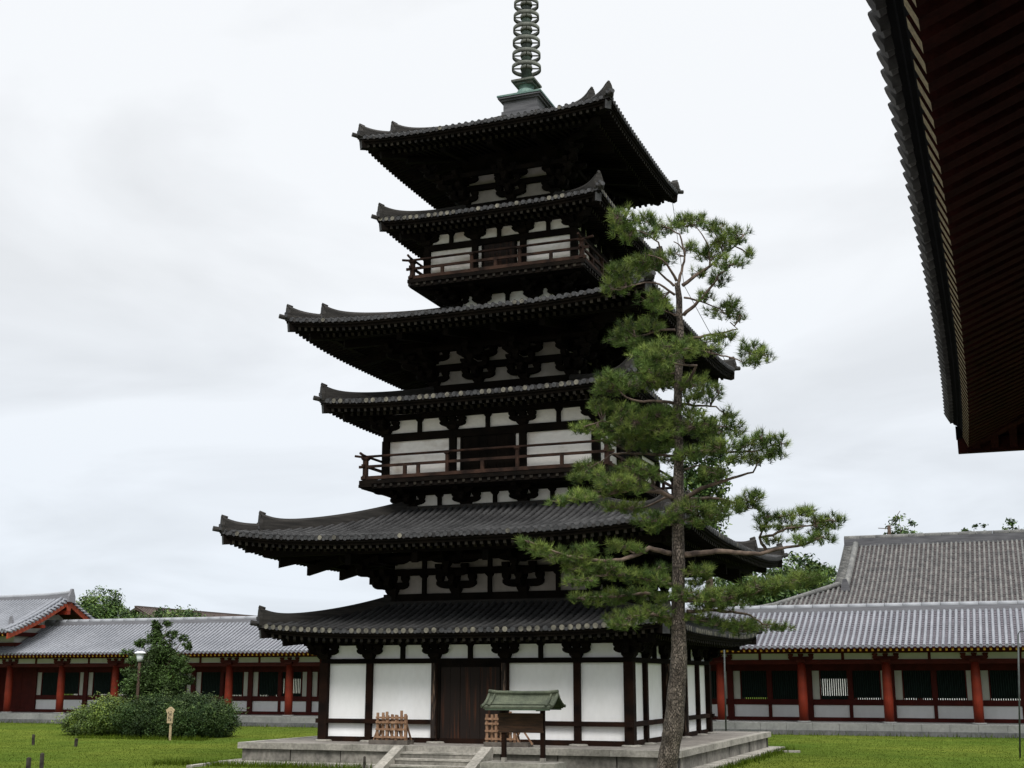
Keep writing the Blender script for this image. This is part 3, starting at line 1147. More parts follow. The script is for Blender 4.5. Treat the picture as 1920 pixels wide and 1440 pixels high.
for Y in (YC, YB):
    b.bx(XA - OX, XB - OX, Y - .04 - OY, Y + .04 - OY, 3.55, 3.85, 0)
for i in range(len(cols) - 1):
    xm = (cols[i] + cols[i + 1]) / 2
    b.bx(xm - .07 - OX, xm + .07 - OX, YC - .07 - OY, YC + .05 - OY, 3.55, 3.85, 1)
b.build('plaster_frieze', cor)
# curb platform
b = MB(('curb', 'curb_dark', 'stone_joint'))
b.bx(XA - OX, XB - OX, -3.6, 3.6, -.1, .535, 0)
n = int((XB - XA) / 1.25)
for i in range(n):
    x = XA - OX + i * 1.25
    b.bx(x, x + 1.235, -3.92, -3.58, .22 + .002 * (i % 2), .54, 0)
    b.bx(x + .3, x + 1.53, -4.0, -3.6, -.1, .22, 1)
b.build('stone_curb', cor)
# middle wall with lattice windows
b = MB(('red_dark',))
b.bx(XA - OX, XB - OX, -.14, .14, .535, .72)
b.bx(XA - OX, XB - OX, -.12, .12, 1.32, 1.60)
b.bx(XA - OX, XB - OX, -.12, .12, 3.02, 3.36)
b.bx(XA - OX, XB - OX, -.05, .05, 3.36, 5.7)
b.build('wall_beam', cor)
lat = MB(('green', 'red_dark', 'green_board'))
latO = MB(('green', 'red_dark', 'green_board'))
for bb, closed in ((lat, 1), (latO, 0)):
    bb.bx(-.72, -.66, -.08, .08, 1.6, 3.02, 1)
    bb.bx(.66, .72, -.08, .08, 1.6, 3.02, 1)
    for i in range(12):
        x = -.605 + i * .11
        bb.box((x, -.02, 2.31), (.055, .055, 1.42), 0, PI / 4)
    if closed:
        bb.bx(-.66, .66, .05, .06, 1.6, 3.02, 2)
    else:
        bb.bx(-.66, .66, .05, .06, 2.62, 3.02, 2)
        bb.bx(-.66, .66, .05, .06, 1.6, 1.78, 2)
latm, latOm = lat.mesh('window'), latO.mesh('window')
latG = MB(('green', 'red_dark', 'green_board'))
latG.v, latG.f, latG.mi, latG.smooth = list(lat.v[:-8]), lat.f[:-6], lat.mi[:-6], lat.smooth[:-6]
latG.bx(-.66, .66, .05, .06, 1.68, 3.02, 2)
latGm = latG.mesh('window')
pn = MB(('plaster',))
pn.bx(-.89, .89, -.05, .05, .71, 1.33)
pnm = pn.mesh('low_panel')
stp = MB(('plaster_cream',))
stp.bx(-.175, .175, -.05, .05, 1.59, 3.03)
stpm = stp.mesh('plaster_strip')
po = MB(('red_dark',))
po.bx(-.16, .16, -.16, .16, .535, 3.36)
pom = po.mesh('wall_post')
mu = MB(('red_dark',))
mu.bx(-.09, .09, -.10, .10, .72, 3.02)
mum = mu.mesh('mullion')
dr = MB(('red_dark', 'red'))
for i in range(8):
    dr.bx(-1.9 + i * .475 + .006, -1.9 + (i + 1) * .475 - .006, -.06 - .01 * (i % 2), .05, .72, 3.02, 0)
drm = dr.mesh('door')
for i in range(len(cols) - 1):
    xa, xb = cols[i], cols[i + 1]
    put(pom, 'wall_post', cor, (xa - OX, 0, 0))
    xm = (xa + xb) / 2
    if i == 1:
        put(drm, 'door', cor, (xm - OX, 0, 0))
        continue
    put(mum, 'mullion', cor, (xm - OX, 0, 0))
    for sx in (-1, 1):
        opn = (i == 14 and sx == -1) or (i == 6 and sx == 1)
        kx = (xb - xa) / 4.069
        for me, nm, dx in ((latOm if opn else (latGm if (i * 2 + sx) % 3 else latm), 'window', .80), (pnm, 'low_panel', .97), (stpm, 'plaster_strip', 1.70)):
            put(me, nm, cor, (xm + sx * dx * kx - OX, 0, 0)).scale.x = kx
put(pom, 'wall_post', cor, (cols[-1] - OX, 0, 0))

# ================================================================== GATE BUILDING (left)
GX = -41.1
gate = thing('gate_building', 'red gate hall with grey gabled roof above the left end of the corridor', 'gate building', (GX - 9, 24.88, 0))
ox = GX - 9


def G_(x0, x1, y0, y1, z0, z1):
    return (x0 - ox, x1 - ox, y0 - OY, y1 - OY, z0, z1)


b = MB(('tile_new', 'pan_new', 'disc_new'))
P = curve(19.64 - OY, 5.42, 0, 7.72, .72)
slope(b, -9, 9 - .35, P, .28, .082, steps=20)
P2 = curve(30.12 - OY, 5.42, 0, 7.72, .72)
slope(b, -9, 9 - .35, P2, .28, .082, steps=8, flip=-1, segs=4)
# verge: short tiles laid across the gable edge
for PP in (P, P2):
    for k in range(17):
        y, z = PP((k + .3) / 17)
        b.tube([(8.55, y, z + .07), (9.05, y, z - .02)], .085, 6, 0, capmi=2)
    pts = [PP(j / 10) for j in range(11)]
    b.tube([(8.35, y, z + .1) for y, z in pts], .12, 6, 0)
roof = b.build('tile_roof', gate)
b = MB(('ridge_new', 'ridge_cap'))
pts = [(-9, 7.9), (4, 7.9), (7, 7.95), (8.6, 8.05), (9.0, 8.12)]
for i in range(len(pts) - 1):
    xa, za = pts[i]
    xb, zb = pts[i + 1]
    b.add([(xa, -.18, 7.6), (xb, -.18, 7.6), (xb, -.18, zb), (xa, -.18, za), (xa, .18, 7.6), (xb, .18, 7.6), (xb, .18, zb), (xa, .18, za)],
          [(0, 1, 2, 3), (5, 4, 7, 6), (3, 2, 6, 7), (1, 5, 6, 2)], 0)
b.tube([(p[0], 0, p[1]) for p in pts], .17, 8, 1)
b.build('ridge', roof)
b = MB(('ridge_new',))
b.prism([(-.32, 0), (.32, 0), (.30, .35), (.18, .6), (.08, .85), (-.08, .85), (-.18, .6), (-.30, .35)], (9.02, 0, 7.5), (0, 1, 0), (1, 0, 0), (0, 0, 1), .14)
b.build('ridge_end_tile', roof)
b = MB(('tile_new', 'ridge_new'))
b.tube([(7.7, *P(j / 10)) for j in range(3, 11)], .1, 6, 0)
y, z = P(.27)
b.prism([(-.16, 0), (.16, 0), (.14, .25), (.06, .5), (-.06, .5), (-.14, .25)], (7.7, y, z + .05), (1, 0, 0), (0, 1, 0), (0, 0, 1), .12, 1)
b.build('descending_ridge', roof)
b = MB(('red_barge', 'red_dark'))
for PP in (P, P2):
    for j in range(12):
        y0, z0 = PP(j / 12)
        y1, z1 = PP((j + 1) / 12)
        h0, h1 = .34, .34
        b.add([(8.72, y0, z0 - .08 - h0), (8.72, y1, z1 - .08 - h1), (8.72, y1, z1 - .08), (8.72, y0, z0 - .08), (8.82, y0, z0 - .08 - h0), (8.82, y1, z1 - .08 - h1), (8.82, y1, z1 - .08), (8.82, y0, z0 - .08)], BOXF, 0)
b.prism([(-.12, .1), (.12, .1), (.2, -.12), (.14, -.34), (0, -.48), (-.14, -.34), (-.2, -.12)], (8.86, 0, 7.25), (0, 1, 0), (1, 0, 0), (0, 0, 1), .06)
b.build('bargeboard', roof)
b = MB(('red_dark', 'yellow'))
for i in range(60):
    x = -8.8 + i * .29
    b.beam((x, 19.74 - OY, 5.25), (x, 21.8 - OY, 5.9), .10, .12, 0, 1)
b.bx(-9, 8.6, 19.68 - OY, 19.85 - OY, 5.33, 5.40, 0)
for PP in (P, P2):
    ya, za = PP(0.02)
    b.quad((-9, ya, za - .1), (8.6, ya, za - .1), (8.6, 0, 7.5), (-9, 0, 7.5), 0)
b.build('rafters', roof)
b = MB(('plaster_cream', 'red_dark', 'red'))
b.bx(-9, 3.4, 22.3 - OY, 24.7 - OY, .5, 4.3, 0)
b.bx(-9, 7.2, 22.0 - OY, 27.7 - OY, 4.3, 5.9, 0)
b.add([(7.15, 22.0 - OY, 5.9), (7.15, 27.7 - OY, 5.9), (7.15, 0, 7.3)], [(0, 1, 2)], 0)
for z0, z1 in ((4.62, 4.85), (5.25, 5.5)):
    b.bx(-9, 7.5, 21.85 - OY, 27.85 - OY, z0, z1, 1)
b.bx(6.9, 8.9, -.15, .15, 6.7, 6.95, 2)
b.bx(6.9, 8.9, -2.4, -2.1, 5.75, 5.95, 2)
b.build('wall', gate)
for x in (-.8, -4.8):
    c = MB(('red',))
    c.lathe([(.26, .5), (.26, 3), (.23, 4.65)], n=14)
    c.build('column', gate, (x, 21.95 - OY, 0))

# ================================================================== BIG HALL BEHIND RIGHT
hall = thing('large_hall', 'large hall with broad mottled brown tiled hip and gable roof rising behind the right corridor', 'hall', (18, 50, 0))
hx = 18.0
X0H, X1H = 0.0 - hx, 36.0 - hx
VX = 5.75 - hx
PH = curve(38.0 - 50, 6.55, 0, 11.85, .82)
b = MB(('tile_hall', 'pan_hall', 'disc_new'))


def tlim(x):
    if x >= VX:
        return 1
    return max(0, (x - X0H) / (VX - X0H)) * .40


def xmn(t):
    return X0H + (VX - X0H) * min(1, t / .40)


slope(b, X0H, X1H, PH, .30, .085, steps=30, segs=14, lim=tlim, xmin=xmn)
PB = curve(62.0 - 50, 6.55, 0, 11.85, .82)
slope(b, X0H, X1H, PB, .6, .085, steps=10, segs=4, flip=-1, lim=tlim, xmin=xmn)
# left skirt slope
yk, zk = PH(.40)
b.add([(X0H, -12, 6.55), (X0H, 12, 6.55), (VX, -yk, zk), (VX, yk, zk)], [(0, 1, 2, 3)], 1)
for i in range(40):
    y = -11.8 + i * .6
    q = min(1, (12 - abs(y)) / (12 + yk))
    b.tube([(X0H, y, 6.58), (X0H + (VX - X0H) * q, y, 6.58 + (zk - 6.55) * q)], .085, 5, 0, half=True)
for PP in (PH, PB):
    for k in range(26):
        y, z = PP(.40 + .6 * (k + .4) / 26)
        b.tube([(VX + .45, y, z + .10), (VX - .38, y, z + .0)], .10, 6, 0, capmi=2)
roof = b.build('tile_roof', hall)
b = MB(('ridge_hall', 'tile_hall'))
b.bx(VX - .35, X1H, -.3, .3, 11.7, 12.28, 0)
n = int((X1H - VX) / 1.1)
for i in range(n):
    b.tube([(VX - .35 + i * 1.1, 0, 12.28), (VX - .35 + i * 1.1 + 1.08, 0, 12.28)], .24, 8, 1)
b.build('ridge', roof)
b = MB(('tile_hall', 'ridge_hall'))
b.tube([(VX + .45, PH(j / 20)[0], PH(j / 20)[1] + .16) for j in range(7, 21)], .22, 8, 0)
y, z = PH(.335)
b.prism([(-.28, 0), (.28, 0), (.25, .4), (.1, .8), (-.1, .8), (-.25, .4)], (VX + .45, y, z), (1, 0, 0), (0, 1, 0), (0, 0, 1), .2, 1)
b.build('descending_ridge', roof)
for s in (1, -1):
    b = MB(('tile_hall',))
    b.tube([(X0H + .05, -12 * s, 6.75), (X0H + 2, s * (-12 + (12 + yk) * .35), 7.2), (VX, s * yk, zk + .2)], .17, 8, 0)
    b.build('hip_ridge', roof)
b = MB(('plaster', 'red_dark'))
b.bx(X0H + 2.5, X1H - 2, -8.5, 8.5, 0, 6.9, 0)
b.add([(VX + .3, yk * .9, zk), (VX + .3, -yk * .9, zk), (VX + .3, 0, 11.5)], [(0, 1, 2)], 1)
for i in range(9):
    b.bx(X0H + 2.4 + i * 3.9, X0H + 2.75 + i * 3.9, -8.6, -8.4, 0, 6.9, 1)
b.build('wall', hall)

# ================================================================== FAR ROOF (left)
pa = atY(255, 1138, 62)
far = thing('distant_building', 'distant building with low brown gabled roof beyond the left corridor', 'building', (pa.x, 62, 0))
b = MB(('brown_roof', 'tile_hall'))
zt = pa.z
b.add([(0, 0, zt), (0, 45, zt), (9, 45, zt - 4.5), (9, 0, zt - 4.5), (-9, 45, zt - 4.5), (-9, 0, zt - 4.5), (0, 0, zt - .25), (0, 45, zt - .25), (9, 45, zt - 4.75), (9, 0, zt - 4.75), (-9, 45, zt - 4.75), (-9, 0, zt - 4.75)],
      [(0, 3, 2, 1), (0, 1, 4, 5), (6, 7, 8, 9), (6, 11, 10, 7), (0, 6, 9, 3), (0, 5, 11, 6), (3, 9, 8, 2), (5, 4, 10, 11)], 0)
for i in range(100):
    y = i * .45
    b.tube([(0, y, zt + .02), (9, y, zt - 4.48)], .07, 4, 0, half=True)
b.build('roof', far)
b = MB(('brown_roof',))
b.bx(-.15, .15, -.05, 45, zt - .05, zt + .12)
b.build('ridge', far)
b = MB(('plaster_cream',))
b.bx(-7.5, 7.5, .8, 44, 0, zt - 4.2)
b.add([(-7.5, .8, zt - 4.2), (7.5, .8, zt - 4.2), (0, .8, zt - .5)], [(0, 1, 2)], 0)
b.build('wall', far)

# ================================================================== MAIN HALL EAVE OVERHEAD (right)
mh = thing('main_hall', 'dark red main hall eave with yellow rafter ends overhanging at the right', 'hall', (20, -40, 0))
mx, my = 20.0, -40.0
YA_, YZ_ = -52.0, -18.35


def xo(Y):
    q = max(0, (Y + 36) / 17.5)
    return -.26 * q ** 2.6


def zo(Y):
    q = max(0, (Y + 32) / 13.5)
    return .10 * q ** 3


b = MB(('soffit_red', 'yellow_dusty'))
n = int((YZ_ - YA_) / .32)
sl = .42
for i in range(n):
    Y = YA_ + i * .32
    x = 15.82 + xo(Y)
    top = 20.0
    a = Vector((x - mx, Y - my, 6.78 + zo(Y)))
    L = top - x
    hipx = 15.6 + (YZ_ - Y)
    L = min(L, max(.4, hipx - x + .3))
    b.beam(a, a + Vector((L, 0, L * sl)), .17, .22, 0, 1)
n = 16
for i in range(n):
    x = 15.75 + i * .32
    a = Vector((x - mx, YZ_ - .05 - my, 6.80))
    L = max(.35, min(4.0, x - 15.4))
    b.beam(a, a + Vector((0, -L, L * sl)), .13, .14, 0, 0)
mroof = MB(('tile', 'black_trim', 'pan'))
ys = [YA_ + (YZ_ - YA_) * i / 40 for i in range(41)]
for i in range(40):
    for (dxa, za_), (dxb, zb_) in (((0.10, 6.93), (-.02, 6.95)), ((-.02, 6.95), (-.07, 7.06)), ((-.07, 7.06), (-.11, 7.08)), ((-.11, 7.08), (-.13, 7.14)), ((-.13, 7.14), (-.18, 7.17)), ((-.18, 7.17), (-.20, 7.27))):
        q = []
        for Y in (ys[i], ys[i + 1]):
            q.append(((15.82 + xo(Y) + dxa - mx, Y - my, za_ + zo(Y)), (15.82 + xo(Y) + dxb - mx, Y - my, zb_ + zo(Y))))
        mroof.quad(q[0][0], q[0][1], q[1][1], q[1][0], 1)
    Y0, Y1 = ys[i], ys[i + 1]
    ha, hb = max(0, min(10.3, YZ_ + .1 - Y0)), max(0, min(10.3, YZ_ + .1 - Y1))
    mroof.quad((15.58 + xo(Y0) - mx, Y0 - my, 7.27 + zo(Y0)), (15.58 + xo(Y1) - mx, Y1 - my, 7.27 + zo(Y1)), (15.6 + hb - mx, Y1 - my, 7.29 + hb * .55), (15.6 + ha - mx, Y0 - my, 7.29 + ha * .55), 1)
n = int((YZ_ - YA_) / .325)
for i in range(n + 1):
    Y = YA_ + .16 + i * .325
    x = 15.56 + xo(Y) - mx
    z = 7.30 + zo(Y)
    q = max(.2, min(9, YZ_ - Y))
    mroof.tube([(x - .03, Y - my, z - .01), (x + q, Y - my, z + .55 * q)], .115, 12, 0, capmi=2)
    # downturned pan tile lip between the rows
    if i < n:
        for j in range(6):
            t0, t1 = j / 6, (j + 1) / 6
            ya, yb = Y + .05 + .225 * t0, Y + .05 + .225 * t1
            da, db = -.12 * math.sin(PI * t0), -.12 * math.sin(PI * t1)
            mroof.add([(x + .01, ya - my, z + .03), (x + .01, yb - my, z + .03), (x + .01, yb - my, z - .03 + db), (x + .01, ya - my, z - .03 + da),
                       (x + .10, ya - my, z + .03), (x + .10, yb - my, z + .03), (x + .10, yb - my, z - .01 + db), (x + .10, ya - my, z - .01 + da)], BOXF, 0)
# end side of the roof
mroof.bx(15.40 - mx, 24 - mx, YZ_ - .02 - my, YZ_ + .10 - my, 6.98, 7.22, 1)
for i in range(24):
    x = 15.45 + i * .325 - mx
    q = max(.2, min(9, x + mx - 15.45))
    mroof.tube([(x, YZ_ + .18 - my, 7.34), (x, YZ_ + .18 - q - my, 7.34 + .55 * q)], .10, 10, 0, capmi=2)
mroof.quad((15.4 - mx, YZ_ + .1 - my, 7.27), (24 - mx, YZ_ + .1 - my, 7.27), (26 - mx, YZ_ - 10.3 - my, 12.96), (25.8 - mx, YZ_ - 10.3 - my, 12.96), 1)
mroof.tube([(15.4 - mx, YZ_ + .1 - my, 7.42), (25.8 - mx, YZ_ - 10.3 - my, 13.1)], .17, 8, 0)
ro = mroof.build('tile_roof', mh)
b.build('rafters', ro)
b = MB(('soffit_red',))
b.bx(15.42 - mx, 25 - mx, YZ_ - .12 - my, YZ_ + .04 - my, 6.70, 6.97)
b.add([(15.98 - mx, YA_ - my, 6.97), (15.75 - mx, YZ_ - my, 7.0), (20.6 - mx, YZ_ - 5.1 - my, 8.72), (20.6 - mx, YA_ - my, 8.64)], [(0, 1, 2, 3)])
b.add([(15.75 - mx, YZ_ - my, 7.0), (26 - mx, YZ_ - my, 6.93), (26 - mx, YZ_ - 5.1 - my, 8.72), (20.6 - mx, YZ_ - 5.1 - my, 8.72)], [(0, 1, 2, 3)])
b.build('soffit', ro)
b = MB(('soffit_red', 'yellow_dusty'))
b.beam((15.56 - mx, YZ_ + .02 - my, 6.86), (20.5 - mx, YZ_ - 4.9 - my, 8.5), .18, .22, 0, 0)
b.build('hip_beam', ro)
b = MB(('plaster', 'red'))
b.bx(.3, 12, YA_ - my, YZ_ - 4.8 - my, .9, 8.9, 0)
b.build('wall', mh)
c = MB(('red',))
c.lathe([(.3, .9), (.3, 5), (.26, 8.4)], n=14)
me = c.mesh('column')
for i in range(7):
    put(me, 'column', mh, (.2, YZ_ - 4.9 - i * 4 - my, 0))
b = MB(('stone',))
b.bx(-5.5, 14, YA_ - my, YZ_ - 1 - my, -.1, .95)
b.build('stone_base', mh)


# ================================================================== PINE
PD = 30.0
pine = thing('pine_tree', 'tall pine with leaning bare trunk and layered needle pads in front of the pagoda', 'pine tree', tuple(at(1240, 1490, PD)))
pine.location.z = 0
pb = pine.location.copy()


def PP_(u, v, dd=0):
    return at(u, v, PD + dd) - pb


trunk_px = [(1238, 1500, 46), (1250, 1440, 44), (1257, 1400, 43), (1263, 1360, 43), (1268, 1300, 40), (1273, 1240, 36), (1272, 1150, 30), (1272, 1030, 26), (1271, 950, 24), (1273, 850, 19), (1270, 780, 18), (1271, 720, 16.5), (1275, 620, 14.5), (1273, 560, 12.5), (1270, 530, 11)]
b = MB(('bark',))
pts, rr = [], []
for i in range(len(trunk_px) - 1):
    u0, v0, w0 = trunk_px[i]
    u1, v1, w1 = trunk_px[i + 1]
    k = 4
    for j in range(k):
        t = j / k
        pts.append(PP_(u0 + (u1 - u0) * t + U(-.6, .6), v0 + (v1 - v0) * t))
        rr.append((w0 + (w1 - w0) * t) / 2 / FPX * PD * U(.96, 1.04) * (.86 if v0 > 1030 else .92))
pts.append(PP_(1270, 530))
rr.append(.065)
pts[0] = Vector((pts[0].x, pts[0].y, -.1))
b.tube(pts, rr, 14, 0)
b.build('trunk', pine)

BR = [
    ([(1271, 535), (1283, 490), (1285, 472), (1272, 458), (1263, 453)], 8, .5),
    ([(1269, 527), (1252, 498), (1240, 485), (1215, 478)], 7, -.8),
    ([(1264, 536), (1234, 510), (1222, 500), (1190, 505)], 6, .9),
    ([(1266, 553), (1237, 532), (1207, 529), (1165, 540)], 6, -.4),
    ([(1279, 536), (1305, 517), (1331, 499), (1357, 476), (1378, 462), (1395, 440)], 9, .3),
    ([(1281, 592), (1316, 559), (1339, 532), (1346, 517), (1375, 495)], 9, -.5),
    ([(1283, 558), (1312, 564), (1345, 578), (1375, 588)], 5, 1.0),
    ([(1240, 485), (1235, 455), (1215, 440), (1180, 425)], 5, -1.2),
    ([(1284, 480), (1275, 440), (1250, 425), (1215, 415)], 5, .8),
    ([(1331, 499), (1330, 465), (1310, 430), (1290, 415)], 5, .9),
    ([(1357, 476), (1345, 445), (1335, 425)], 4, -.3),
    ([(1267, 619), (1241, 619), (1204, 630), (1170, 632)], 6, 1.1),
    ([(1282, 637), (1342, 626), (1384, 617), (1369, 604)], 8, .7),
    ([(1282, 648), (1342, 664), (1380, 673), (1395, 682), (1420, 668)], 6, -.9),
    ([(1275, 735), (1297, 705), (1305, 686), (1275, 684), (1245, 675), (1215, 668)], 8, -1.5),
    ([(1265, 757), (1245, 753), (1196, 753), (1174, 746), (1145, 715)], 8, -.7),
    ([(1277, 757), (1301, 760), (1342, 763), (1365, 780)], 7, 1.2),
    ([(1265, 700), (1230, 705), (1190, 715), (1150, 720)], 5, .9),
    ([(1265, 820), (1230, 810), (1180, 800), (1130, 790), (1095, 800)], 8, -.5),
    ([(1278, 812), (1310, 800), (1345, 800), (1380, 800)], 7, .2),
    ([(1265, 855), (1215, 851), (1150, 850), (1120, 870), (1095, 885)], 7, .8),
    ([(1283, 850), (1320, 845), (1370, 848), (1420, 845), (1455, 832)], 8, -1.0),
    ([(1283, 880), (1312, 872), (1345, 882)], 5, 1.3),
    ([(1266, 937), (1240, 922), (1187, 917), (1150, 925), (1110, 935), (1055, 937)], 11, -1.0),
    ([(1255, 930), (1215, 950), (1175, 955), (1140, 950)], 6, .8),
    ([(1285, 934), (1315, 915), (1364, 900), (1392, 890), (1412, 885), (1425, 860)], 11, -.6),
    ([(1285, 936), (1330, 934), (1356, 936), (1385, 945), (1420, 940)], 9, .9),
    ([(1280, 975), (1310, 968), (1340, 965)], 5, -1.3),
    ([(1262, 985), (1240, 982), (1225, 978)], 5, -.8),
    ([(1258, 1038), (1217, 1028), (1195, 1039), (1165, 1050), (1127, 1052), (1060, 1042), (990, 1014)], 12, -.9),
    ([(1195, 1039), (1175, 1030), (1160, 1025)], 5, -.3),
    ([(1285, 1040), (1352, 1033), (1424, 1039), (1465, 1028), (1505, 1022), (1545, 1005)], 14, -.5),
    ([(1439, 1036), (1424, 1009), (1450, 1003), (1475, 990), (1520, 985), (1560, 975)], 8, .3),
    ([(1424, 1009), (1432, 990), (1440, 970), (1490, 966)], 5, -.6),
    ([(1285, 1075), (1300, 1078), (1318, 1072)], 6, 1.0),
    ([(1258, 1085), (1240, 1082), (1228, 1080)], 6, .8),
    ([(1262, 1125), (1210, 1112), (1160, 1118), (1090, 1121)], 9, .6),
    ([(1258, 1095), (1220, 1090), (1175, 1078), (1110, 1080)], 8, -1.1),
    ([(1258, 1160), (1225, 1152), (1180, 1158)], 8, -1.0),
    ([(1289, 1147), (1334, 1144), (1400, 1150), (1430, 1170), (1475, 1174)], 9, .7),
    ([(1285, 1125), (1330, 1125), (1390, 1118), (1450, 1100), (1530, 1086)], 11, -.8),
    ([(1289, 1160), (1325, 1165), (1385, 1178)], 6, -.2),
]
b = MB(('twig',))
samples = []
for px, wpx, dd in BR:
    pts, rr = [], []
    n = len(px)
    tot = sum(math.hypot(px[i + 1][0] - px[i][0], px[i + 1][1] - px[i][1]) for i in range(n - 1))
    acc = 0
    ddm = dd * tot / 200 * 1.25
    for i in range(n - 1):
        l = math.hypot(px[i + 1][0] - px[i][0], px[i + 1][1] - px[i][1])
        k = max(2, int(l / 9))
        for j in range(k):
            t = j / k
            f = (acc + l * t) / tot
            u = px[i][0] + (px[i + 1][0] - px[i][0]) * t + U(-1, 1)
            v = px[i][1] + (px[i + 1][1] - px[i][1]) * t + U(-1, 1)
            dep = ddm * f
            pts.append(PP_(u, v, dep))
            rr.append(max(.011, .85 * wpx / 2 / FPX * PD * (1 - .75 * f)))
            samples.append((u, v, dep))
        acc += l
    pts.append(PP_(px[-1][0], px[-1][1], ddm))
    rr.append(.012)
    b.tube(pts, rr, 7, 0)

PADS = [(1170, 409, 28, 22), (1170, 440, 20, 15), (1211, 409, 24, 18), (1215, 437, 22, 12), (1245, 428, 22, 14), (1282, 415, 30, 17), (1305, 412, 22, 14), (1297, 462, 12, 12), (1342, 428, 22, 18), (1380, 440, 26, 20), (1357, 455, 25, 16), (1328, 475, 25, 20), (1368, 492, 28, 14), (1402, 472, 12, 12), (1346, 522, 20, 16), (1310, 510, 18, 9), (1320, 555, 20, 10), (1357, 581, 30, 15), (1372, 567, 16, 12), (1386, 592, 14, 10), (1225, 488, 34, 22), (1190, 500, 30, 20), (1160, 507, 22, 18), (1150, 537, 20, 20), (1172, 525, 22, 18), (1226, 562, 28, 18), (1245, 580, 18, 10), (1262, 474, 12, 10),
        (1220, 607, 26, 14), (1190, 613, 28, 18), (1170, 634, 28, 20), (1200, 645, 30, 16), (1260, 650, 40, 20), (1232, 665, 36, 20), (1305, 640, 32, 14), (1330, 652, 26, 15), (1357, 630, 24, 12), (1405, 655, 26, 17), (1430, 667, 18, 13), (1408, 680, 20, 9), (1215, 672, 30, 16), (1230, 695, 34, 16), (1282, 664, 24, 14), (1148, 708, 30, 18), (1178, 720, 34, 18), (1230, 715, 36, 18), (1140, 730, 24, 12), (1305, 720, 30, 20), (1335, 735, 22, 20), (1290, 742, 26, 14), (1125, 762, 26, 16), (1166, 768, 34, 14), (1090, 800, 22, 13), (1128, 806, 30, 16), (1180, 792, 40, 22), (1222, 780, 36, 20), (1275, 770, 36, 14), (1230, 806, 40, 20), (1185, 825, 40, 20), (1237, 836, 36, 16), (1305, 795, 36, 22), (1338, 806, 36, 24), (1365, 776, 18, 14), (1380, 803, 18, 16), (1358, 836, 34, 16), (1320, 848, 28, 14), (1402, 832, 26, 18), (1432, 821, 22, 16), (1462, 829, 14, 16), (1450, 850, 24, 14), (1421, 858, 26, 12), (1380, 858, 24, 12), (1342, 885, 28, 14), (1290, 850, 26, 14), (1260, 862, 24, 12), (1102, 881, 26, 18), (1136, 892, 28, 16), (1088, 896, 18, 12), (1188, 877, 30, 16), (1230, 888, 28, 14),
        (1052, 936, 22, 9), (1090, 930, 30, 13), (1135, 918, 34, 16), (1150, 902, 32, 16), (1188, 912, 26, 14), (1150, 949, 28, 11), (1184, 952, 26, 12), (1225, 975, 34, 16), (1248, 965, 24, 14), (1232, 990, 20, 8), (1304, 949, 34, 16), (1338, 960, 32, 14), (1315, 975, 30, 11), (1371, 949, 26, 14), (1405, 938, 24, 16), (1416, 926, 16, 12), (1409, 952, 22, 9), (1435, 968, 20, 13), (1431, 986, 16, 11), (1495, 964, 26, 13), (1517, 956, 12, 10), (1465, 967, 22, 11), (1480, 986, 26, 10), (1533, 982, 28, 19), (1566, 975, 18, 18), (1540, 1009, 26, 13), (1502, 1012, 26, 9), (1450, 1012, 22, 8),
        (985, 1012, 14, 9), (1008, 1028, 24, 11), (1045, 1039, 34, 13), (1082, 1039, 32, 16), (1101, 1031, 18, 12), (1098, 1065, 34, 18), (1135, 1065, 30, 18), (1161, 1024, 24, 14), (1195, 1027, 12, 7), (1165, 1076, 30, 14), (1188, 1078, 24, 14), (1090, 1088, 30, 12), (1236, 1065, 24, 11), (1229, 1088, 28, 17), (1308, 1069, 26, 13), (1326, 1065, 14, 10), (1308, 1088, 26, 12), (1086, 1121, 24, 9), (1120, 1125, 28, 11), (1158, 1118, 32, 14), (1195, 1114, 28, 14), (1240, 1118, 20, 13), (1180, 1155, 36, 16), (1218, 1148, 36, 18), (1165, 1170, 26, 9), (1245, 1162, 16, 13), (1280, 1112, 24, 13), (1315, 1118, 34, 17), (1352, 1118, 36, 16), (1390, 1110, 36, 16), (1428, 1099, 36, 17), (1465, 1091, 34, 15), (1502, 1088, 32, 13), (1530, 1084, 20, 11), (1334, 1136, 36, 9), (1371, 1132, 34, 9), (1315, 1158, 30, 11), (1352, 1170, 26, 9), (1390, 1170, 34, 11), (1428, 1174, 32, 11), (1472, 1174, 22, 7), (1382, 1182, 30, 7)]
nd = MB(('needle_a', 'needle_b', 'needle_c'))
pxm = PD / FPX
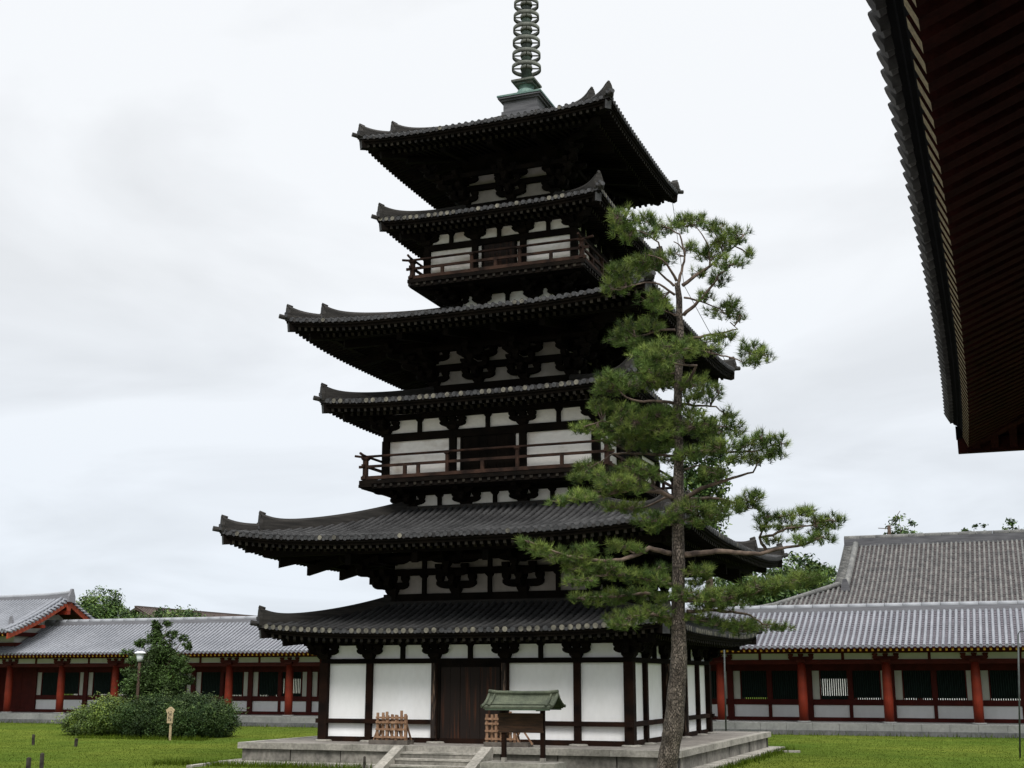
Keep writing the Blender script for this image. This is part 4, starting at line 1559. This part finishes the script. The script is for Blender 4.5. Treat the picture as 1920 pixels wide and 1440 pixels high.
for (u, v, ru, rv) in PADS:
    # nearest branch point
    s0 = min(samples, key=lambda s: (s[0] - u) ** 2 + 1.6 * (s[1] - v - rv * .5) ** 2)
    dep = s0[2] + U(-.25, .25)
    rdepth = ru * pxm * .9
    cnt = max(10, int(ru * rv / 11.5))
    ru, rv = ru * 1.06, rv * .88
    hub = PP_(s0[0], s0[1], s0[2])
    mids = []
    for q in range(max(2, cnt // 9)):
        a = U(0, 2 * PI)
        rr_ = math.sqrt(R()) * .6
        mids.append(PP_(u + ru * rr_ * math.cos(a), v + rv * (.15 + rr_ * .4 * math.sin(a)), dep + U(-.6, .6) * rdepth))
        mm = (hub + mids[-1]) / 2 + Vector((U(-.05, .05), U(-.05, .05), U(-.08, .04)))
        b.tube([hub, mm, mids[-1]], [.016, .012, .008], 4, 0, caps=False)
    tone = R()
    for q in range(cnt):
        a, rad_ = U(0, 2 * PI), min(1.3, math.sqrt(R()) * U(.75, 1.3))
        du, dv = ru * rad_ * math.cos(a), rv * rad_ * math.sin(a)
        p = PP_(u + du, v + dv, dep + U(-1, 1) * rdepth * math.sqrt(max(.05, 1 - rad_ * rad_ * .8)))
        m0 = min(mids, key=lambda m: (m - p).length)
        if (m0 - p).length > .1:
            b.tube([m0, p], [.008, .004], 3, 0, caps=False)
        hd = (p - PP_(u, v + rv * .8, dep))
        dirv = Vector((hd.x * 1.0 + U(-.2, .2), hd.y * 1.0 + U(-.2, .2), abs(hd.z) * .6 + .30 + U(-.1, .25)))
        dirv.normalize()
        t_ = R()
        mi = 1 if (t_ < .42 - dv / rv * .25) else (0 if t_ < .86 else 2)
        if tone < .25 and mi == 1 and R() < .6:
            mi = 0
        e1 = dirv.orthogonal().normalized()
        e2 = dirv.cross(e1)
        nn = 32
        for k in range(nn):
            az = U(0, 2 * PI)
            sp_ = U(.15, 1.45)
            dn = (dirv * math.cos(sp_) + (e1 * math.cos(az) + e2 * math.sin(az)) * math.sin(sp_))
            ln = U(.12, .21)
            base = p - dirv * U(0, .10)
            tip = base + dn * ln
            wv = dn.orthogonal().normalized()
            wv = (wv * math.cos(az * 3) + dn.cross(wv) * math.sin(az * 3)) * .0058
            o = len(nd.v)
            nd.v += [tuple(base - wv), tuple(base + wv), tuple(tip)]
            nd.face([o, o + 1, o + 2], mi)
b.build('branches', pine)
nd.build('needles', pine)


# ================================================================== LEAFY THINGS
def crown(blobs, n, size, mats, lump=.0, droop=0, seed=1, surf=.55):
    """leaf cards scattered in clumps through ellipsoids; blobs (x,y,z,rx,ry,rz)"""
    rnd = random.Random(seed)
    b = MB(mats)
    vol = [bb[3] * bb[5] for bb in blobs]
    tot = sum(vol)
    for bb, vv in zip(blobs, vol):
        k = int(n * vv / tot)
        nc = max(4, k // 28)
        cl = []
        for _ in range(nc):
            d = Vector((rnd.gauss(0, 1), rnd.gauss(0, 1), rnd.gauss(0, 1))).normalized()
            r = surf + (1 - surf) * rnd.random() ** .5
            r *= rnd.uniform(.85, 1.12)
            cl.append((Vector((bb[0] + d.x * bb[3] * r, bb[1] + d.y * bb[4] * r, bb[2] + d.z * bb[5] * r)), rnd.random(), d))
        sp_ = .20 * min(bb[3], bb[5]) + size * .8
        for c, tone, d in cl:
            for _ in range(28):
                p = c + Vector((rnd.gauss(0, sp_ * .6), rnd.gauss(0, sp_ * .6), rnd.gauss(0, sp_ * .42)))
                nrm = (d * .7 + Vector((rnd.gauss(0, 1), rnd.gauss(0, 1), rnd.gauss(.5, 1)))).normalized()
                e1 = nrm.orthogonal().normalized()
                e2 = nrm.cross(e1)
                a = rnd.uniform(0, 2 * PI)
                x = e1 * math.cos(a) + e2 * math.sin(a)
                y = nrm.cross(x)
                s = size * rnd.uniform(.6, 1.25)
                o = len(b.v)
                b.v += [tuple(p - x * s), tuple(p + y * s * .45 + nrm * s * .12), tuple(p + x * s), tuple(p - y * s * .45 + nrm * s * .12)]
                t = tone * .6 + rnd.random() * .4
                mi = 0 if t < .45 else (1 if t < .72 and len(mats) > 1 else min(2, len(mats) - 1))
                b.face([o, o + 1, o + 2, o + 3], mi)
    return b


def leafy(name, label, cat, base, blobs, n, size, mats, trunk=None, group=None, seed=1, surf=.55, extra=None):
    t = thing(name, label, cat, base, 0, group)
    cb = crown(blobs, n, size, mats, seed=seed, surf=surf)
    cb.build('crown' if trunk else 'foliage', t)
    if trunk:
        r0, h = trunk
        tb = MB(('trunk',))
        tb.tube([(0, 0, -.1), (.05, .03, h * .5), (-.04, .05, h)], [r0, r0 * .75, r0 * .4], 9)
        rnd = random.Random(seed)
        for bb in blobs:
            top = Vector((bb[0], bb[1], bb[2]))
            st = Vector((0, .03, h * rnd.uniform(.55, .9)))
            tb.tube([st, (st + top) / 2 + Vector((0, 0, -.15)), top], [r0 * .4, r0 * .25, r0 * .08], 6)
        tb.build('trunk', t)
    return t


A3 = ('leaf_c', 'leaf_a', 'leaf_b')
leafy('broadleaf_tree', 'rounded bright green tree rising behind the corridor beside the gate roof', 'tree', (-54.8, 45, 0),
      [(0, 0, 7.2, 2.9, 2.4, 2.2), (-.2, 0, 8.8, 1.6, 1.6, 1.35), (-2.5, .3, 6.8, 2.0, 1.8, 1.7), (2.4, 0, 6.9, 1.9, 1.8, 1.3), (.9, -.6, 8.0, 1.5, 1.5, 1.2), (-1.2, -.5, 8.0, 1.2, 1.5, 1.1), (3.2, 0, 6.2, 1.2, 1.4, 1.0)], 17000, .12, A3, (.35, 6.5), seed=3)
pl = atY(330, 1150, 45)
leafy('broadleaf_tree', 'low green treetop just showing above the left corridor ridge under the brown roof', 'tree', (pl.x, 45, 0),
      [(0, 0, 6.9, 2.2, 2, 1.35), (-2.0, 0, 6.6, 1.5, 1.6, 1.1), (2.4, 0, 6.6, 1.6, 1.6, 1.0)], 4500, .14, A3, (.25, 6), seed=4)
leafy('shrub_tree', 'dark green young tree standing behind the clipped bushes left of the pagoda', 'tree', (-22.35, 9.0, 0),
      [(0, 0, 2.6, 1.2, 1.1, 1.2), (.15, 0, 3.9, .75, .7, .6), (-.25, .1, 4.6, .42, .45, .40), (-.35, .1, 5.15, .26, .3, .34), (1.2, 0, 3.4, .5, .6, .40), (-1.2, .1, 3.5, .5, .6, .36), (.95, -.2, 2.3, .8, .8, .6), (-.95, -.2, 2.2, .7, .8, .6), (1.72, .1, 4.15, .24, .3, .22), (1.4, 0, 4.5, .22, .3, .16), (-1.0, 0, 4.3, .36, .4, .26), (-1.75, 0, 3.85, .25, .3, .18), (.75, 0, 4.7, .34, .35, .22), (.35, .1, 5.2, .18, .2, .22), (1.75, 0, 3.1, .3, .4, .22), (-1.65, 0, 2.9, .3, .4, .24), (1.5, .2, 2.6, .45, .5, .3)], 26000, .065, ('leaf_d', 'leaf_d', 'leaf_a'), (.12, 3.6), seed=5, surf=.12)


def sprays(t, blobs, n, mats, seed):
    rnd = random.Random(seed)
    b = MB(mats)
    for _ in range(n):
        bb = rnd.choice(blobs)
        a = rnd.uniform(0, 2 * PI)
        e = rnd.uniform(.2, 1.4)
        d = Vector((math.cos(a) * math.cos(e), math.sin(a) * math.cos(e), math.sin(e)))
        p0 = Vector((bb[0] + d.x * bb[3] * .85, bb[1] + d.y * bb[4] * .85, bb[2] + d.z * bb[5] * .85))
        ln = rnd.uniform(.25, .7)
        side = Vector((math.cos(a), math.sin(a), 0))
        for k in range(9):
            q = k / 8
            p = p0 + d * ln * q + side * (.25 * q * q) - Vector((0, 0, .22 * q * q))
            for s in (-1, 1):
                nx = Vector((rnd.gauss(0, 1), rnd.gauss(0, 1), rnd.gauss(0, .6))).normalized()
                ny = nx.orthogonal().normalized()
                o = len(b.v)
                b.v += [tuple(p), tuple(p + nx * .05 + ny * .02), tuple(p + nx * .09), tuple(p + nx * .05 - ny * .02)]
                b.face([o, o + 1, o + 2, o + 3], rnd.choice((0, 1, 1)))
    return b.build('sprays', t)


bl = [(-.1, 0, .75, 2.5, 2.3, 1.0), (1.25, -.1, .8, 1.55, 1.9, 1.05), (-1.3, 0, .8, 1.7, 2.0, 1.0), (.5, .1, 1.35, 1.3, 1.5, .60), (-.8, -.6, .9, 1.6, 1.5, .95), (2.0, .1, .75, .85, 1.4, .85), (-1.0, .2, 1.5, .8, 1, .45)]
t = leafy('bush', 'broad dark olive green bush around the small wooden sign', 'bush', (-20.5, 8.3, 0), bl, 70000, .052, ('leaf_c', 'leaf_d', 'leaf_d'), seed=8, group='bushes on the lawn left of the pagoda', surf=.62)
sprays(t, bl, 200, ('leaf_d', 'hagi_a'), 2)
bl = [(0, 0, .65, 1.5, 1.6, .8), (-1.1, .1, .5, 1.0, 1.3, .62), (.9, 0, .85, 1.2, 1.5, .8), (.2, .1, 1.25, .9, 1.0, .45)]
t = leafy('bush', 'lighter yellow green bush leaning left of the dark bush near the corridor', 'bush', (-24.9, 8.6, 0), bl, 36000, .052, ('hagi_a', 'hagi_a', 'hagi_b'), seed=9, group='bushes on the lawn left of the pagoda', surf=.62)
sprays(t, bl, 150, ('hagi_a', 'hagi_b'), 5)

leafy('broadleaf_tree', 'tall leafy tree half hidden behind the pagoda and the pine', 'tree', (.6, 27, 0),
      [(0, 0, 14.8, 1.2, 1.6, 2.6), (-.7, 0, 11.5, 1.4, 1.8, 2.6), (.2, 0, 13.0, 1.0, 1.4, 1.6)], 6500, .16, A3, (.3, 13), seed=11)
leafy('broadleaf_tree', 'wide green tree between the pagoda eave and the large hall roof', 'tree', tuple(atY(1490, 1060, 66).xy) + (0,),
      [(0, 0, 9.2, 3.4, 3, 2.8), (.4, 0, 11.2, 2.0, 2, 1.6), (-2.6, 0, 10.0, 2.4, 2, 1.7), (-5, 0, 9.6, 2.6, 2, 2.2), (2.9, .2, 9.4, 1.7, 2, 2.4)], 14000, .2, A3, (.4, 9), seed=12)
for (u, v, du, dv, n, lab, sd) in ((1688, 985, 22, 28, 1500, 'sparse upright treetop above the large hall roof ridge', 21), (1728, 1008, 26, 14, 900, 'low rounded treetop barely over the large hall ridge', 24), (1826, 992, 24, 12, 500, 'small flat topped tree poking above the hall ridge near the middle', 22), (1910, 985, 26, 22, 900, 'dark spreading treetop at the right edge above the large hall', 23)):
    p = atY(u, v, 78)
    s = 1 / FPX * 125
    leafy('distant_tree', lab, 'tree', (p.x, 78, 0), [(0, 0, p.z, du * s, 1.2, dv * s * .7), (-du * s * .6, 0, p.z - dv * s * .5, du * s * .7, 1, dv * s * .4), (du * s * .6, 0, p.z - dv * s * .6, du * s * .6, 1, dv * s * .4)], int(n * .5), .15, A3 if sd != 22 else ('leaf_c', 'leaf_d', 'leaf_a'), (.3, p.z - 1), group='treetops beyond the hall', seed=sd, surf=.3)
p = atY(1668, 1005, 70)
t = thing('utility_pole', 'thin rusty pole with antenna wires above the hall ridge', 'pole', (p.x, 70, 0))
b = MB(('rust_pole',))
ptop = atY(1668, 985, 70).z
b.tube([(0, 0, 0), (0, 0, ptop)], .16, 6)
b.build('mast', t)
b = MB(('rust_pole',))
b.tube([(-.9, 0, ptop - .2), (.2, 0, ptop - .3)], .03, 4)
b.tube([(.1, 0, ptop - .1), (1.0, 0, ptop + 1.2)], .025, 4)
b.build('antenna', t)

# ================================================================== SMALL THINGS
# lamp post among the bushes
p = atY(262, 1240, 8.0)
lp = thing('lamp_post', 'garden lamp with white lantern on a rusty post in the bushes', 'lamp post', (p.x, 8.0, 0))
zl = p.z
b = MB(('rust_pole',))
b.tube([(0, 0, -.1), (0, 0, zl)], .075, 10)
b.build('post', lp)
b = MB(('lamp_white',))
b.lathe([(.13, zl), (.18, zl + .36)], n=12)
b.build('lantern', lp)
b = MB(('lamp_white',))
b.lathe([(.28, zl + .36), (.26, zl + .41), (.08, zl + .47)], n=14)
b.build('cap', lp)

# small wooden sign on a stake
sg = thing('small_sign', 'little tan house shaped wooden sign on a post before the dark bush', 'sign', (-18.72, 5.3, 0), -.25)
b = MB(('sign_wood',))
b.box((0, 0, .45), (.09, .06, .95))
b.build('post', sg)
b = MB(('sign_wood', 'ink'))
b.prism([(-.17, 0), (.17, 0), (.17, .50), (0, .60), (-.17, .50)], (0, -.06, .72), (1, 0, 0), (0, 1, 0), (0, 0, 1), .05)
rs = random.Random(3)
for cx in (-.085, 0, .085):
    z = 1.20
    while z > .80:
        for _ in range(3):
            b.box((cx + rs.uniform(-.018, .018), -.088, z + rs.uniform(-.02, .02)), (rs.choice((.045, .012)), .004, rs.choice((.008, .04))), 1)
        z -= .07
b.build('panel', sg)
b = MB(('sign_wood',))
for s in (-1, 1):
    b.beam((0, -.06, 1.36), (s * .25, -.06, 1.22), .14, .03, up=(0, 1, 0.001))
b.build('sign_roof', sg)

# stakes
for (u, vb, h, lab, w) in ((62, 1397, .42, 'dark stake in the lawn, farther one nearest the left edge', .085), (142, 1400, .32, 'shorter dark stake in the lawn toward the bushes', .09), (77, 1449, .55, 'tall dark stake at the bottom left edge of the lawn', .085), (52, 1455, .50, 'dark stake at the bottom left corner, leftmost of the pair', .09), (683, 1446, .42, 'thin black stake before the platform left of the steps', .06)):
    d_ = ray(u, vb)
    tt = -CAM.z / d_.z
    q = CAM + d_ * tt
    b = MB(('stake',))
    b.frustum((0, 0, 0), w * .5, w * .52, h * .96)
    b.frustum((0, 0, h * .96), w * .45, w * .3, h * .04)
    o = b.build('wooden_stake', None, (q.x, q.y, 0), U(-.4, .4))
    o.rotation_euler.y = U(-.05, .05)
    tag(o, lab, 'stake', 'wooden stakes in the lawn')

# slender steel pole at the corner of the corridor
q = Vector((4.2, 13.2, 0))
p0 = atY(1361, 1370, 13.2)
p1 = atY(1358, 1217, 13.2)
t = thing('slender_pole', 'thin grey green metal pole with concrete foot right of the pagoda corner', 'pole', (p0.x, 13.2, 0))
b = MB(('steel',))
b.tube([(0, 0, 0), (p1.x - p0.x, 0, p1.z)], .035, 8)
b.build('rod', t)
b = MB(('curb',))
b.lathe([(.30, -.05), (.24, .2), (.12, .36)], n=8)
b.build('foot', t)
p0 = atY(1914, 1440, 5)
p1 = atY(1909, 1190, 5)
t = thing('slender_pole', 'thin dark pole with hooked top at the right edge of the lawn', 'pole', (p0.x, 5, 0))
b = MB(('steel',))
b.tube([(0, 0, -.1), (p1.x - p0.x, 0, p1.z)], .03, 8)
b.build('rod', t)
b = MB(('steel',))
hx_, hz_ = p1.x - p0.x, p1.z
b.tube([(hx_, 0, hz_), (hx_ + .05, 0, hz_ + .1), (hx_ + .25, 0, hz_ + .12), (hx_ + .5, 0, hz_ + .08)], .02, 6)
b.build('hook', t)

# roofed notice board
nbY = -9.7
pL = atY(945, 1427, nbY)
pR = atY(1018, 1427, nbY)
zf = pL.z
nb = thing('notice_board', 'wooden notice board under a green copper roof on a stone base before the platform', 'notice board', ((pL.x + pR.x) / 2, nbY, 0))
hw = (pR.x - pL.x) / 2
ztop = atY(975, 1326, nbY).z
for s in (-1, 1):
    b = MB(('wood_red', 'stone'))
    b.bx(s * hw - .055, s * hw + .055, -.06, .06, zf + .10, ztop + .12, 0)
    b.bx(s * hw - .062, s * hw + .062, -.067, .067, zf - .02, zf + .10, 1)
    b.build('post', nb)
zb0, zb1 = atY(975, 1370, nbY).z, atY(975, 1337, nbY).z
b = MB(('board',))
b.bx(-hw - .13, hw + .03, -.085, -.062, zb0, zb1)
b.bx(-hw - .15, hw + .05, -.10, -.06, zb0 - .05, zb0)
b.build('panel', nb)
b = MB(('copper_roof', 'copper_dark', 'wood_red'))
zr = atY(975, 1300, nbY).z
rx = hw + .42
for s in (-1, 1):
    prof = [(0, zr - .03), (.18, zr - .20), (.36, zr - .30), (.50, zr - .35)]
    for i in range(3):
        ya, za = prof[i]
        yb, zb = prof[i + 1]
        b.add([(-rx, s * ya, za), (rx, s * ya, za), (rx, s * yb, zb), (-rx, s * yb, zb), (-rx, s * ya, za - .05), (rx, s * ya, za - .05), (rx, s * yb, zb - .05), (-rx, s * yb, zb - .05)],
              [(0, 1, 2, 3), (7, 6, 5, 4), (3, 2, 6, 7), (0, 3, 7, 4), (2, 1, 5, 6)], 0)
    b.tube([(-rx, s * .37, zr - .285), (rx, s * .37, zr - .285)], .018, 5, 0)
    for e in (-1, 1):
        b.tube([(e * (rx + .01), s * y, z + .02) for y, z in prof] + [(e * (rx + .03), s * .55, zr - .34)], .045, 6, 0)
        b.tube([(e * (rx - .16), s * y, z + .03) for y, z in prof], .03, 6, 0)
    b.bx(-rx + .05, rx - .05, s * .47 - .02, s * .47 + .02, zr - .44, zr - .39, 1)
rf_ = b.build('roof', nb)
b = MB(('copper_roof',))
b.tube([(-rx - .03, 0, zr + .05), (-rx + .25, 0, zr + .02), (0, 0, zr + .01), (rx - .25, 0, zr + .02), (rx + .03, 0, zr + .05)], .055, 8)
b.bx(-rx, rx, -.03, .03, zr - .07, zr + .02)
b.build('ridge', rf_)
b = MB(('wood_red',))
b.bx(-hw - .3, hw + .3, -.05, .05, zr - .38, zr - .30)
for s in (-1, 1):
    b.bx(s * hw - .045, s * hw + .045, -.42, .42, zr - .46, zr - .385)
b.build('crossbeam', nb)
b = MB(('stone',))
b.bx(-hw - .5, hw + .5, -.5, .5, -.05, zf - .015)
b.build('stone_base', nb)


def barrier(x0, x1, label, lean):
    w = x1 - x0
    t = thing('lattice_barrier', label, 'barrier', (x0, -6.45, .65), 0, 'lattice barriers at the top of the steps')
    b = MB(('old_wood',))
    b.bx(0, w, -.28, -.12, 0, .13)
    b.bx(.05, w - .05, .18, .30, 0, .12)
    b.build('base_timbers', t)
    b = MB(('pale_wood', 'wood_red'))
    rs = random.Random(int(x0 * 10))
    n = 7
    xs = [(.26 + (w * .72) * i / (n - 1)) if lean > 0 else (.08 + (w * .62) * i / (n - 1)) for i in range(n)]
    for i, x in enumerate(xs):
        hh = .86 + rs.uniform(-.04, .06) + (.05 if i == n - 2 else 0)
        b.box((x, -.20 + .05 * (i % 2), .06 + hh / 2), (.08, .035, hh), 0)
    for z in (.22, .45, .66, .80):
        b.box(((xs[0] + xs[-1]) / 2, -.235, z), (xs[-1] - xs[0] + .1, .025, .06), 0)
    b.build('lattice', t)
    b = MB(('pale_wood',))
    for i, x in enumerate(xs[::2]):
        b.beam((x, .24, .1), (x, -.12, .62), .05, .04)
    for i in range(6):
        b.box((xs[0] + .05 + i * (xs[-1] - xs[0]) / 6, .12, .48), (.05, .03, .76), 0)
    if lean > 0:
        b.beam((.04, .0, .12), (.30, -.12, .62), .06, .05)
        b.beam((.16, .1, .12), (.32, -.05, .55), .05, .05)
    else:
        b.beam((w + .02, .05, .06), (w - .38, -.05, .66), .06, .05)
        b.beam((w - .35, -.1, .1), (w - .62, -.1, .6), .06, .05)
        b.beam((w - .6, .1, .1), (w - .3, .0, .55), .05, .05)
    b.build('braces', t)
    return t


barrier(-2.76, -1.44, 'pale wooden lattice barrier left of the steps before a white wall panel', 1)
barrier(1.08, 2.50, 'pale wooden lattice barrier partly hidden behind the notice board', -1)

# ================================================================== GRASS
rs = random.Random(11)
b = MB(('blade_a', 'blade_b'))


def blade(x, y, h, w, mi):
    a = rs.uniform(0, PI)
    dx, dy = math.cos(a) * w, math.sin(a) * w
    lx, ly = rs.gauss(0, h * .35), rs.gauss(0, h * .35)
    o = len(b.v)
    b.v.extend([(x - dx, y - dy, 0), (x + dx, y + dy, 0), (x + lx, y + ly, h)])
    b.face([o, o + 1, o + 2], mi)


cnt = 0
while cnt < 90000:
    x, y = rs.uniform(-44, 20), rs.uniform(-15, 20.8)
    if abs(x) < 7.65 and abs(y) < 7.65:
        continue
    d_ = (Vector((x, y, 0)) - CAM)
    zz = d_.dot(FW)
    uu = 960 + FPX * d_.dot(RT) / zz
    if uu < -60 or uu > 1980:
        continue
    if rs.random() > (40 / zz) ** 1.2 * .9:
        continue
    blade(x, y, rs.uniform(.015, .045), .010, 0 if rs.random() < .6 else 1)
    cnt += 1
for _ in range(5200):           # longer grass along the platform and the curb
    s = rs.random()
    if s < .3:
        x, y = rs.uniform(-9.5, -2), -7.8 - abs(rs.gauss(0, .5))
    elif s < .5:
        x, y = 7.7 + abs(rs.gauss(0, .2)), rs.uniform(-7, 7)
    elif s < .7:
        x, y = rs.uniform(-24, -17), 5.7 + rs.gauss(0, .35)
    else:
        x, y = rs.uniform(-50, 20), 20.8 - abs(rs.gauss(0, .2))
    blade(x, y, rs.uniform(.08, .24), .014, 0 if rs.random() < .4 else 1)
tag(b.build('grass'), 'short green lawn grass around the stone platform', 'grass', kind='stuff')

# ================================================================== SKY AND LIGHT
SUN_EL, SUN_AZ = math.radians(48), math.radians(152)     # azimuth clockwise from +Y: behind and right of the camera
wd = bpy.data.worlds.new('World')
SC.world = wd
wd.use_nodes = True
N, L = wd.node_tree.nodes, wd.node_tree.links
bg = N['Background']
sky = N.new('ShaderNodeTexSky')
sky.sky_type = 'NISHITA'
sky.sun_disc = False
sky.sun_elevation = SUN_EL
sky.sun_rotation = SUN_AZ
tc = N.new('ShaderNodeTexCoord')
sep = N.new('ShaderNodeSeparateXYZ')
L.new(tc.outputs['Generated'], sep.inputs[0])
zc = N.new('ShaderNodeMath'); zc.operation = 'MAXIMUM'; zc.inputs[1].default_value = 0
L.new(sep.outputs['Z'], zc.inputs[0])
# overcast: brighter towards the zenith
gr = N.new('ShaderNodeValToRGB')
e = gr.color_ramp.elements
e[0].position, e[0].color = 0, (.75, .815, .90, 1)
e[1].position, e[1].color = 1, (1.0, 1.0, 1.0, 1)
for pos, c in ((.10, (.80, .85, .915)), (.30, (.88, .905, .935)), (.48, (.895, .915, .94))):
    q = e.new(pos)
    q.color = (*c, 1)
L.new(zc.outputs[0], gr.inputs[0])
gain = N.new('ShaderNodeMapRange')
gain.inputs[1].default_value, gain.inputs[2].default_value = .55, .9
gain.inputs[3].default_value, gain.inputs[4].default_value = 1.0, 3.9
L.new(zc.outputs[0], gain.inputs[0])
# cloud layer seen on a plane overhead
dv = N.new('ShaderNodeMath'); dv.operation = 'ADD'; dv.inputs[1].default_value = .22
L.new(zc.outputs[0], dv.inputs[0])
pr = N.new('ShaderNodeVectorMath'); pr.operation = 'DIVIDE'
cmb = N.new('ShaderNodeCombineXYZ')
for i in range(3):
    L.new(dv.outputs[0], cmb.inputs[i])
L.new(tc.outputs['Generated'], pr.inputs[0])
L.new(cmb.outputs[0], pr.inputs[1])
n1 = N.new('ShaderNodeTexNoise')
n1.inputs['Scale'].default_value = 1.35
n1.inputs['Detail'].default_value = 6
n1.inputs['Roughness'].default_value = .5
n1.inputs['Distortion'].default_value = .7
L.new(pr.outputs[0], n1.inputs['Vector'])
cl = N.new('ShaderNodeMapRange')
cl.inputs[1].default_value, cl.inputs[2].default_value = .36, .56
cl.inputs[3].default_value, cl.inputs[4].default_value = .565, .662
L.new(n1.outputs['Fac'], cl.inputs[0])
mul = N.new('ShaderNodeMath'); mul.operation = 'MULTIPLY'
L.new(cl.outputs[0], mul.inputs[0])
L.new(gain.outputs[0], mul.inputs[1])
mul2 = N.new('ShaderNodeMath'); mul2.operation = 'MULTIPLY'; mul2.inputs[1].default_value = 10.0
L.new(mul.outputs[0], mul2.inputs[0])
sc = N.new('ShaderNodeVectorMath'); sc.operation = 'SCALE'
L.new(gr.outputs['Color'], sc.inputs[0])
L.new(mul2.outputs[0], sc.inputs['Scale'])
mx_ = N.new('ShaderNodeMix'); mx_.data_type = 'RGBA'
mx_.inputs['Factor'].default_value = .97
L.new(sky.outputs['Color'], mx_.inputs['A'])
L.new(sc.outputs[0], mx_.inputs['B'])
L.new(mx_.outputs['Result'], bg.inputs['Color'])
bg.inputs['Strength'].default_value = .1

sl_ = bpy.data.lights.new('sun', 'SUN')
sl_.energy = 1.8
sl_.angle = math.radians(24)
sl_.color = (1.0, .97, .92)
so = bpy.data.objects.new('sun', sl_)
COL.objects.link(so)
dirs = Vector((math.sin(SUN_AZ) * math.cos(SUN_EL), math.cos(SUN_AZ) * math.cos(SUN_EL), math.sin(SUN_EL)))
so.rotation_euler = dirs.to_track_quat('Z', 'Y').to_euler()
so.location = dirs * 100
